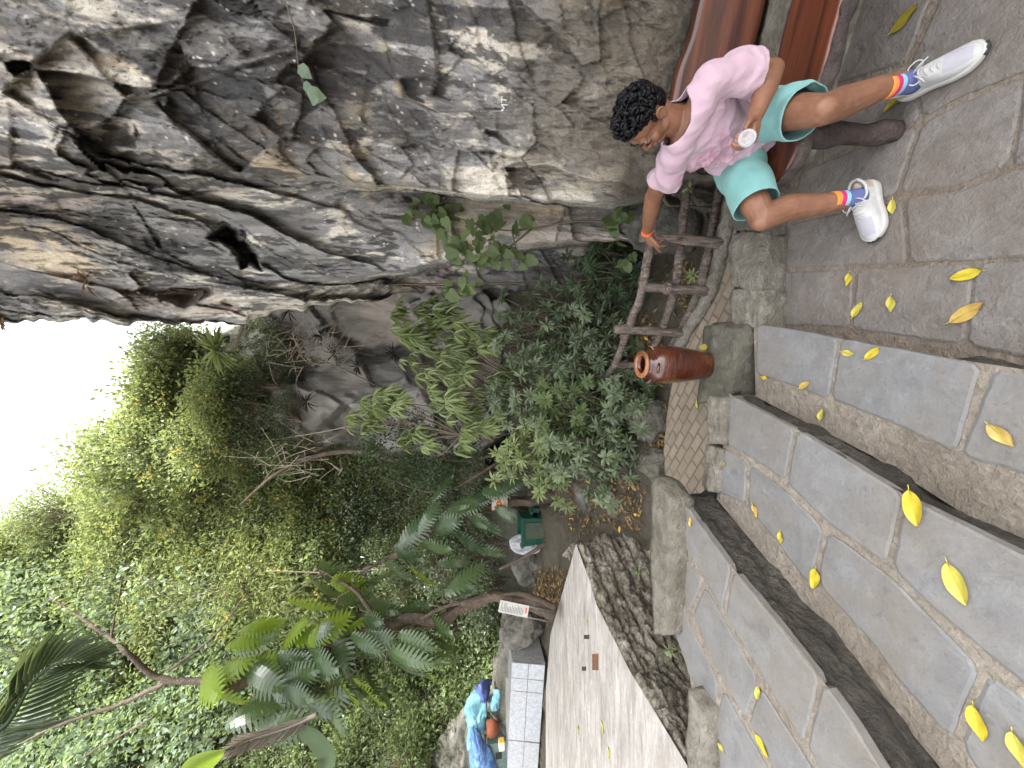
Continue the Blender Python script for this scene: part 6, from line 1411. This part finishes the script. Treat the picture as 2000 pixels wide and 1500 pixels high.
m = MB(); P4 = [A_ + back * .03, A_ + du * Lx + back * .03, A_ + du * Lx + back * .5, A_ + back * .5]; v = [tuple(p) for p in P4] + [tuple(p + Vector((0, 0, Hh - .01)) + back * .09) for p in P4]; m.add(v, [(3, 2, 1, 0), (4, 5, 6, 7), (0, 1, 5, 4), (1, 2, 6, 5), (2, 3, 7, 6), (3, 0, 4, 7)]); m.build("frame", simple("box_side", (.17, .165, .16), .9, .3), box, smooth=False)
for k0 in (.09, .17, .4935):
    m = MB(); a = A_ + du * (Lx * k0) - back * .004; v, f = tube([a + Vector((0, 0, .02)), a + lean + Vector((0, 0, Hh))], .0025, 5); m.add(v, f); m.build("joint_strip", M_METAL, box)
# tarpaulins
def tarp(name, label, pxs, Y, th, mat, seed, n=46, cat="tarpaulin"):
    """crumpled sheet over an outline"""
    P_ = [QY(x, y, Y) for x, y in pxs]; c = sum(P_, Vector((0, 0, 0))) / len(P_); S_ = spline(P_ + [P_[0]], 8)[:-1]; V = []; F = []; k = len(S_)
    rings = [1.0, .97, .9, .78, .62, .45, .28, .12]
    for i, r_ in enumerate(rings):
        for p in S_: V.append(tuple(c + (p - c) * r_ + Vector((0, -th * math.sqrt(1 - r_ ** 2) + th * .6, 0))))
    V.append(tuple(c + Vector((0, -th * .4, 0)))); V = np.array(V); q = V * 5.5 + seed
    V[:, 1] += ridged(q, 3, seed) * .10 + fbm(q * .6, 3, seed + 2) * .10; V[:, 2] += fbm(q, 3, seed + 4) * .03; V[:, 0] += fbm(q, 3, seed + 5) * .03
    F = [(i * k + j, i * k + (j + 1) % k, (i + 1) * k + (j + 1) % k, (i + 1) * k + j) for i in range(len(rings) - 1) for j in range(k)] + [((len(rings) - 1) * k + j, (len(rings) - 1) * k + (j + 1) % k, len(V) - 1) for j in range(k)]
    m = MB(); m.add(V, F, .4); o = m.build(name, mat, origin=c); s_ = o.modifiers.new("t", 'SOLIDIFY'); s_.thickness = .01; return tag(o, label, cat)
def tarp_mat(name, a, b, w):
    n = N(name); v = n.coords(kind='World'); f = n.noise(v, 7, 5, .65, .8); g = n.noise(v, 24, 4, .7); c = n.mix(n.ramp(f, [(.35, 0), (.65, 1)]), a, b); c = n.mix(n.ramp(g, [(.58, 0), (.72, w)]), c, (.5, .55, .6)); n.bump(f, .02); return n.set(c, .42, .4)
TB1, TB2, TB3 = tarp_mat("light_blue_tarp", (.06, .17, .21), (.13, .28, .34), .25), tarp_mat("violet_blue_tarp", (.03, .04, .14), (.07, .10, .26), .0), tarp_mat("royal_blue_tarp", (.03, .09, .26), (.12, .22, .42), .6)
tarp("tarpaulin", "light blue crumpled tarpaulin draped behind the grey sheet-clad box", [(915,1440),(908,1400),(925,1368),(948,1372),(952,1400),(950,1425),(935,1445),(925,1470),(912,1475)], 5.9, .16, TB1, 1)
tarp("tarpaulin", "dark violet-blue tarpaulin corner tucked under the leaves", [(928,1352),(940,1336),(960,1342),(955,1362),(952,1378),(938,1372)], 6.0, .10, TB2, 3)
tarp("tarpaulin", "sky blue torn tarpaulin scrap hanging just above the sheet-clad box", [(965,1352),(976,1350),(976,1372),(972,1392),(962,1398),(960,1385),(965,1370)], 5.75, .06, TB1, 5)
tarp("tarpaulin", "royal blue streaked tarpaulin falling across the left end of the box", [(922,1430),(935,1438),(945,1460),(962,1480),(975,1520),(975,1560),(925,1560),(918,1500),(920,1460)], 5.7, .14, TB3, 7)
c_ = QY(962, 1422, 5.85); m = MB(); v, f = lathe([(0, -.10), (.06, -.10), (.11, -.03), (.12, .04), (.09, .10), (.085, .10), (.07, .02), (0, -.05)], 28); m.add(np.array(v) + np.array(c_), f); tag(m.build("clay_pot", simple("orange_clay", (.15, .045, .022), .8, .3, 14), origin=c_), "orange clay pot half covered by the light blue tarpaulin", "pot")
c_ = QY(985, 1470, 6.0); cab = empty("cabinet", c_ - Vector((0, 0, .22)), "grey-green cabinet under the royal blue tarpaulin", "cabinet"); m = MB(); bx(m, c_ - Vector((0, 0, .22)), (.32, 0, 0), (0, .15, 0), .5); m.build("carcass", simple("cabinet_green", (.11, .16, .14), .6), cab, smooth=False)
m = MB(); bx(m, c_ + Vector((.12, -.155, .06)), (.05, 0, 0), (0, .004, 0), .10); m.build("opening", M_BLACK, cab, smooth=False)  # flat black plate; the dark inside of the opening is only colour
c_ = QY(978, 1455, 5.62); m = MB(); bx(m, c_ - Vector((0, 0, .05)), (.05, .01, 0), (-.01, .05, 0), .08, mi=0); bx(m, c_ - Vector((0, 0, .05)) + Vector((.062, .01, 0)), (.009, .002, 0), (-.01, .05, 0), .08, mi=1); tag(m.build("carton", [simple("pale_card", (.5, .46, .4), .7), simple("yellow_card", (.5, .28, .03), .7)], smooth=False, origin=c_), "small white and yellow carton behind the sheet-clad box", "carton")
boulder("sack", QY(1028, 1062, 5.6), (.17, .14, .26), 21, tarp_mat("grey_white_plastic", (.30, .31, .33), (.50, .51, .54), .4), "crumpled grey-white plastic sack leaning left of the green bin", amp=.2)["category"] = "sack"
v, f = tube(spline([QY(1075, 1055, 5.35), QY(1045, 1075, 5.3), QY(1010, 1095, 5.4), QY(975, 1112, 5.5)], 8), lerps([.03, .025, .02], 25), 8); m = MB(); m.add(v, f); tag(m.build("fallen_branch", M_TRUNK, origin=QY(1045, 1075, 5.3)), "bare branch leaning in front of the plastic sack", "branch")
# scratched letters on the cliff
gp = cliff_at(985, 205, .012); nrm_ = Vector((-.45, -.89, .05)).normalized()
g = text_obj("scratched_letters", "MT", .055, simple("scratched_stone", (.55, .53, .5), .9), cliff, gp, (R(90), 0, R(-26)), .006)
# ------------------------------------------------------------------ fallen yellow leaves, every one its own
def fallen(px, py, z, L, ang, label, col=0, wid=.50, curl=.10, seed=0):
    """ang: direction of the tip in the picture, degrees, 0 = picture right, 90 = picture down"""
    c = QZ(px, py, z); tip = QZ(px + 12 * math.cos(R(ang)), py + 12 * math.sin(R(ang)), z); d = (tip - c); d.z = 0; d.normalize(); s = Vector((-d.y, d.x, 0)); rg = random.Random(seed); V = []; nL, nW = 12, 6
    ph = rg.uniform(0, 6)
    for i in range(nL + 1):
        t = i / nL; w = wid * L * .5 * math.sin(math.pi * min(1, t ** .85 * .97 + .015)) ** .8
        for j in range(nW + 1):
            q = j / nW * 2 - 1; zz = .004 + abs(q) ** 1.5 * L * curl * (.6 + .4 * math.sin(ph + t * 3)) + L * .10 * curl * 8 * (t - .5) ** 2 * .35 + .002 * math.sin(9 * t + 4 * q + ph)
            V.append(tuple(c + d * (L * (t - .5)) + s * (w * q) + Vector((0, 0, zz))))
    F = [(i * (nW + 1) + j, i * (nW + 1) + j + 1, (i + 1) * (nW + 1) + j + 1, (i + 1) * (nW + 1) + j) for i in range(nL) for j in range(nW)]
    root = empty("fallen_leaf", c, label, "leaf", "yellow leaves fallen on the stone"); m = MB(); m.add(V, F, rg.uniform(.2, .8)); m.build("blade", FL[col], root)
    m = MB(); v, f = tube([c - d * L * .5 + Vector((0, 0, .006)), c - d * L * .66 + Vector((0, 0, .010)) + s * .004], .0016, 5); m.add(v, f); v, f = tube([c - d * L * .5 + Vector((0, 0, .0065)), c + Vector((0, 0, .006)), c + d * L * .45 + Vector((0, 0, .008))], .0010, 4); m.add(v, f); m.build("stalk", FL[0], root)
def fl_mat(name, a, b, spot, amt):
    n = N(name); v = n.coords(); f = n.noise(v, 26, 4); g = n.noise(v, 60, 4, .7); c = n.mix(f, a, b); c = n.mix(n.ramp(f, [(.58 - amt * .2, 0), (.72, amt)]), c, spot); c = n.mix(n.ramp(g, [(.62, 0), (.7, .5)]), c, spot); n.bump(f, .002); return n.set(c, .5, .35)
FL = [fl_mat("lemon_leaf", (.33, .29, .04), (.42, .37, .07), (.25, .15, .03), .15), fl_mat("golden_leaf", (.38, .29, .012), (.46, .37, .03), (.20, .10, .02), .3), fl_mat("blotched_leaf", (.36, .24, .05), (.43, .32, .09), (.26, .10, .03), .6), fl_mat("olive_leaf", (.17, .13, .012), (.24, .19, .02), (.10, .06, .01), .4)]
for i, (x, y, z, L, a, c_, lab) in enumerate((
 (1787, 992, Z2 + .01, .118, 75, 1, "big golden leaf lying on the second tread's front edge"), (1913, 1412, Z2, .108, 75, 1, "large golden leaf at the left end of the second tread, near the frame's bottom"), (1872, 1140, Z2, .115, 65, 0, "long pale lemon leaf alone in the middle of the second tread"),
 (1994, 1466, Z2, .10, 70, 0, "lemon leaf cut by the frame's bottom edge, left of the others"), (1957, 850, Z1, .095, 40, 2, "brown-blotched leaf on the first tread, farthest from the jar"), (1890, 611, 0, .112, -30, 2, "biggest blotched yellow-brown leaf on the landing"),
 (1888, 537, 0, .085, 165, 1, "golden leaf on the landing, nearest the bottom by the long joint"), (1742, 594, 0, .078, 90, 0, "pointed lemon leaf in the middle of the landing strip by the first step"), (1676, 605, 0, .085, -60, 0, "slender lemon leaf beside a landing joint, left of the pointed one"),
 (1658, 546, 0, .068, 100, 1, "small golden leaf on the landing close to the kerb stones"), (1658, 690, Z1, .06, 10, 0, "lemon leaf, left one of the pair on the first tread's edge"), (1706, 690, Z1, .075, -40, 1, "golden leaf, right one of the pair on the first tread's edge"),
 (1495, 738, Z1, .045, 10, 1, "tiny golden leaf in the first tread's far corner, below the jar"), (1573, 752, Z1, .07, -35, 2, "brown-blotched leaf on the first tread's mortar strip"), (1605, 810, Z1 + .005, .065, -80, 0, "round greenish lemon leaf at the foot of the second riser"),
 (1412, 905, Z2, .055, 20, 1, "golden leaf at the second tread's far end, upper one of two"), (1404, 937, Z2, .055, 90, 0, "lemon leaf at the second tread's far end, lower one of two"), (1476, 998, Z2, .072, 70, 2, "brown-edged leaf on the second tread near the dark third riser"), (1526, 1050, Z2, .068, 90, 1, "golden oval leaf on the second tread by the dark third riser"),
 (1593, 1130, Z2, .095, 95, 1, "long golden leaf lying across a joint of the second tread"), (1350, 1020, Z3, .055, 90, 2, "orange leaf, largest of three at the top step's far tip"), (1336, 1036, Z3, .05, 70, 2, "pale orange leaf, middle of three at the top step's far tip"), (1336, 1056, Z3, .035, 75, 0, "smallest lemon leaf of three at the top step's far tip"),
 (1482, 1354, Z3, .06, 95, 0, "narrow curled greenish leaf in a joint of the top step"), (1490, 1456, Z3, .085, 60, 1, "bright golden leaf on the top step near the frame's left edge"), (1410, 1460, Z3, .06, 60, 0, "small lemon leaf on the top step close to the rough wall"), (1768, 38, 0, .105, -45, 3, "dark olive leaf on the shaded flagstones under the bench"),
 (1748, 198, 0, .085, 130, 3, "olive leaf behind the man's front shin"), (1745, 404, 0, .075, 90, 0, "pale lemon leaf in front of the man's rear shoe"), (1652, 380, 0, .065, -20, 3, "brown-yellow leaf peeking out behind the man's rear shoe"), (1376, 678, .256, .09, 180, 0, "pale leaf on the mossy block right beside the jar"),
 (1363, 790, .035, .08, 85, 0, "lemon leaf on the brick path beyond the jar"), (1147, 1215, ZT, .06, 120, 0, "small lemon leaf on the pale terrace between two sockets"), (1178, 1420, ZT, .09, 80, 0, "thin lemon leaf on the terrace near its rough edge"), (1130, 1425, ZT, .09, 90, 0, "thin lemon leaf in the middle of the terrace"), (1190, 1470, ZT, .085, 85, 0, "thin lemon leaf on the terrace near the frame's left edge"))):
    fallen(x, y, z, L * (.85 + .2 * random.Random(i).random()), a, lab, c_, seed=i)
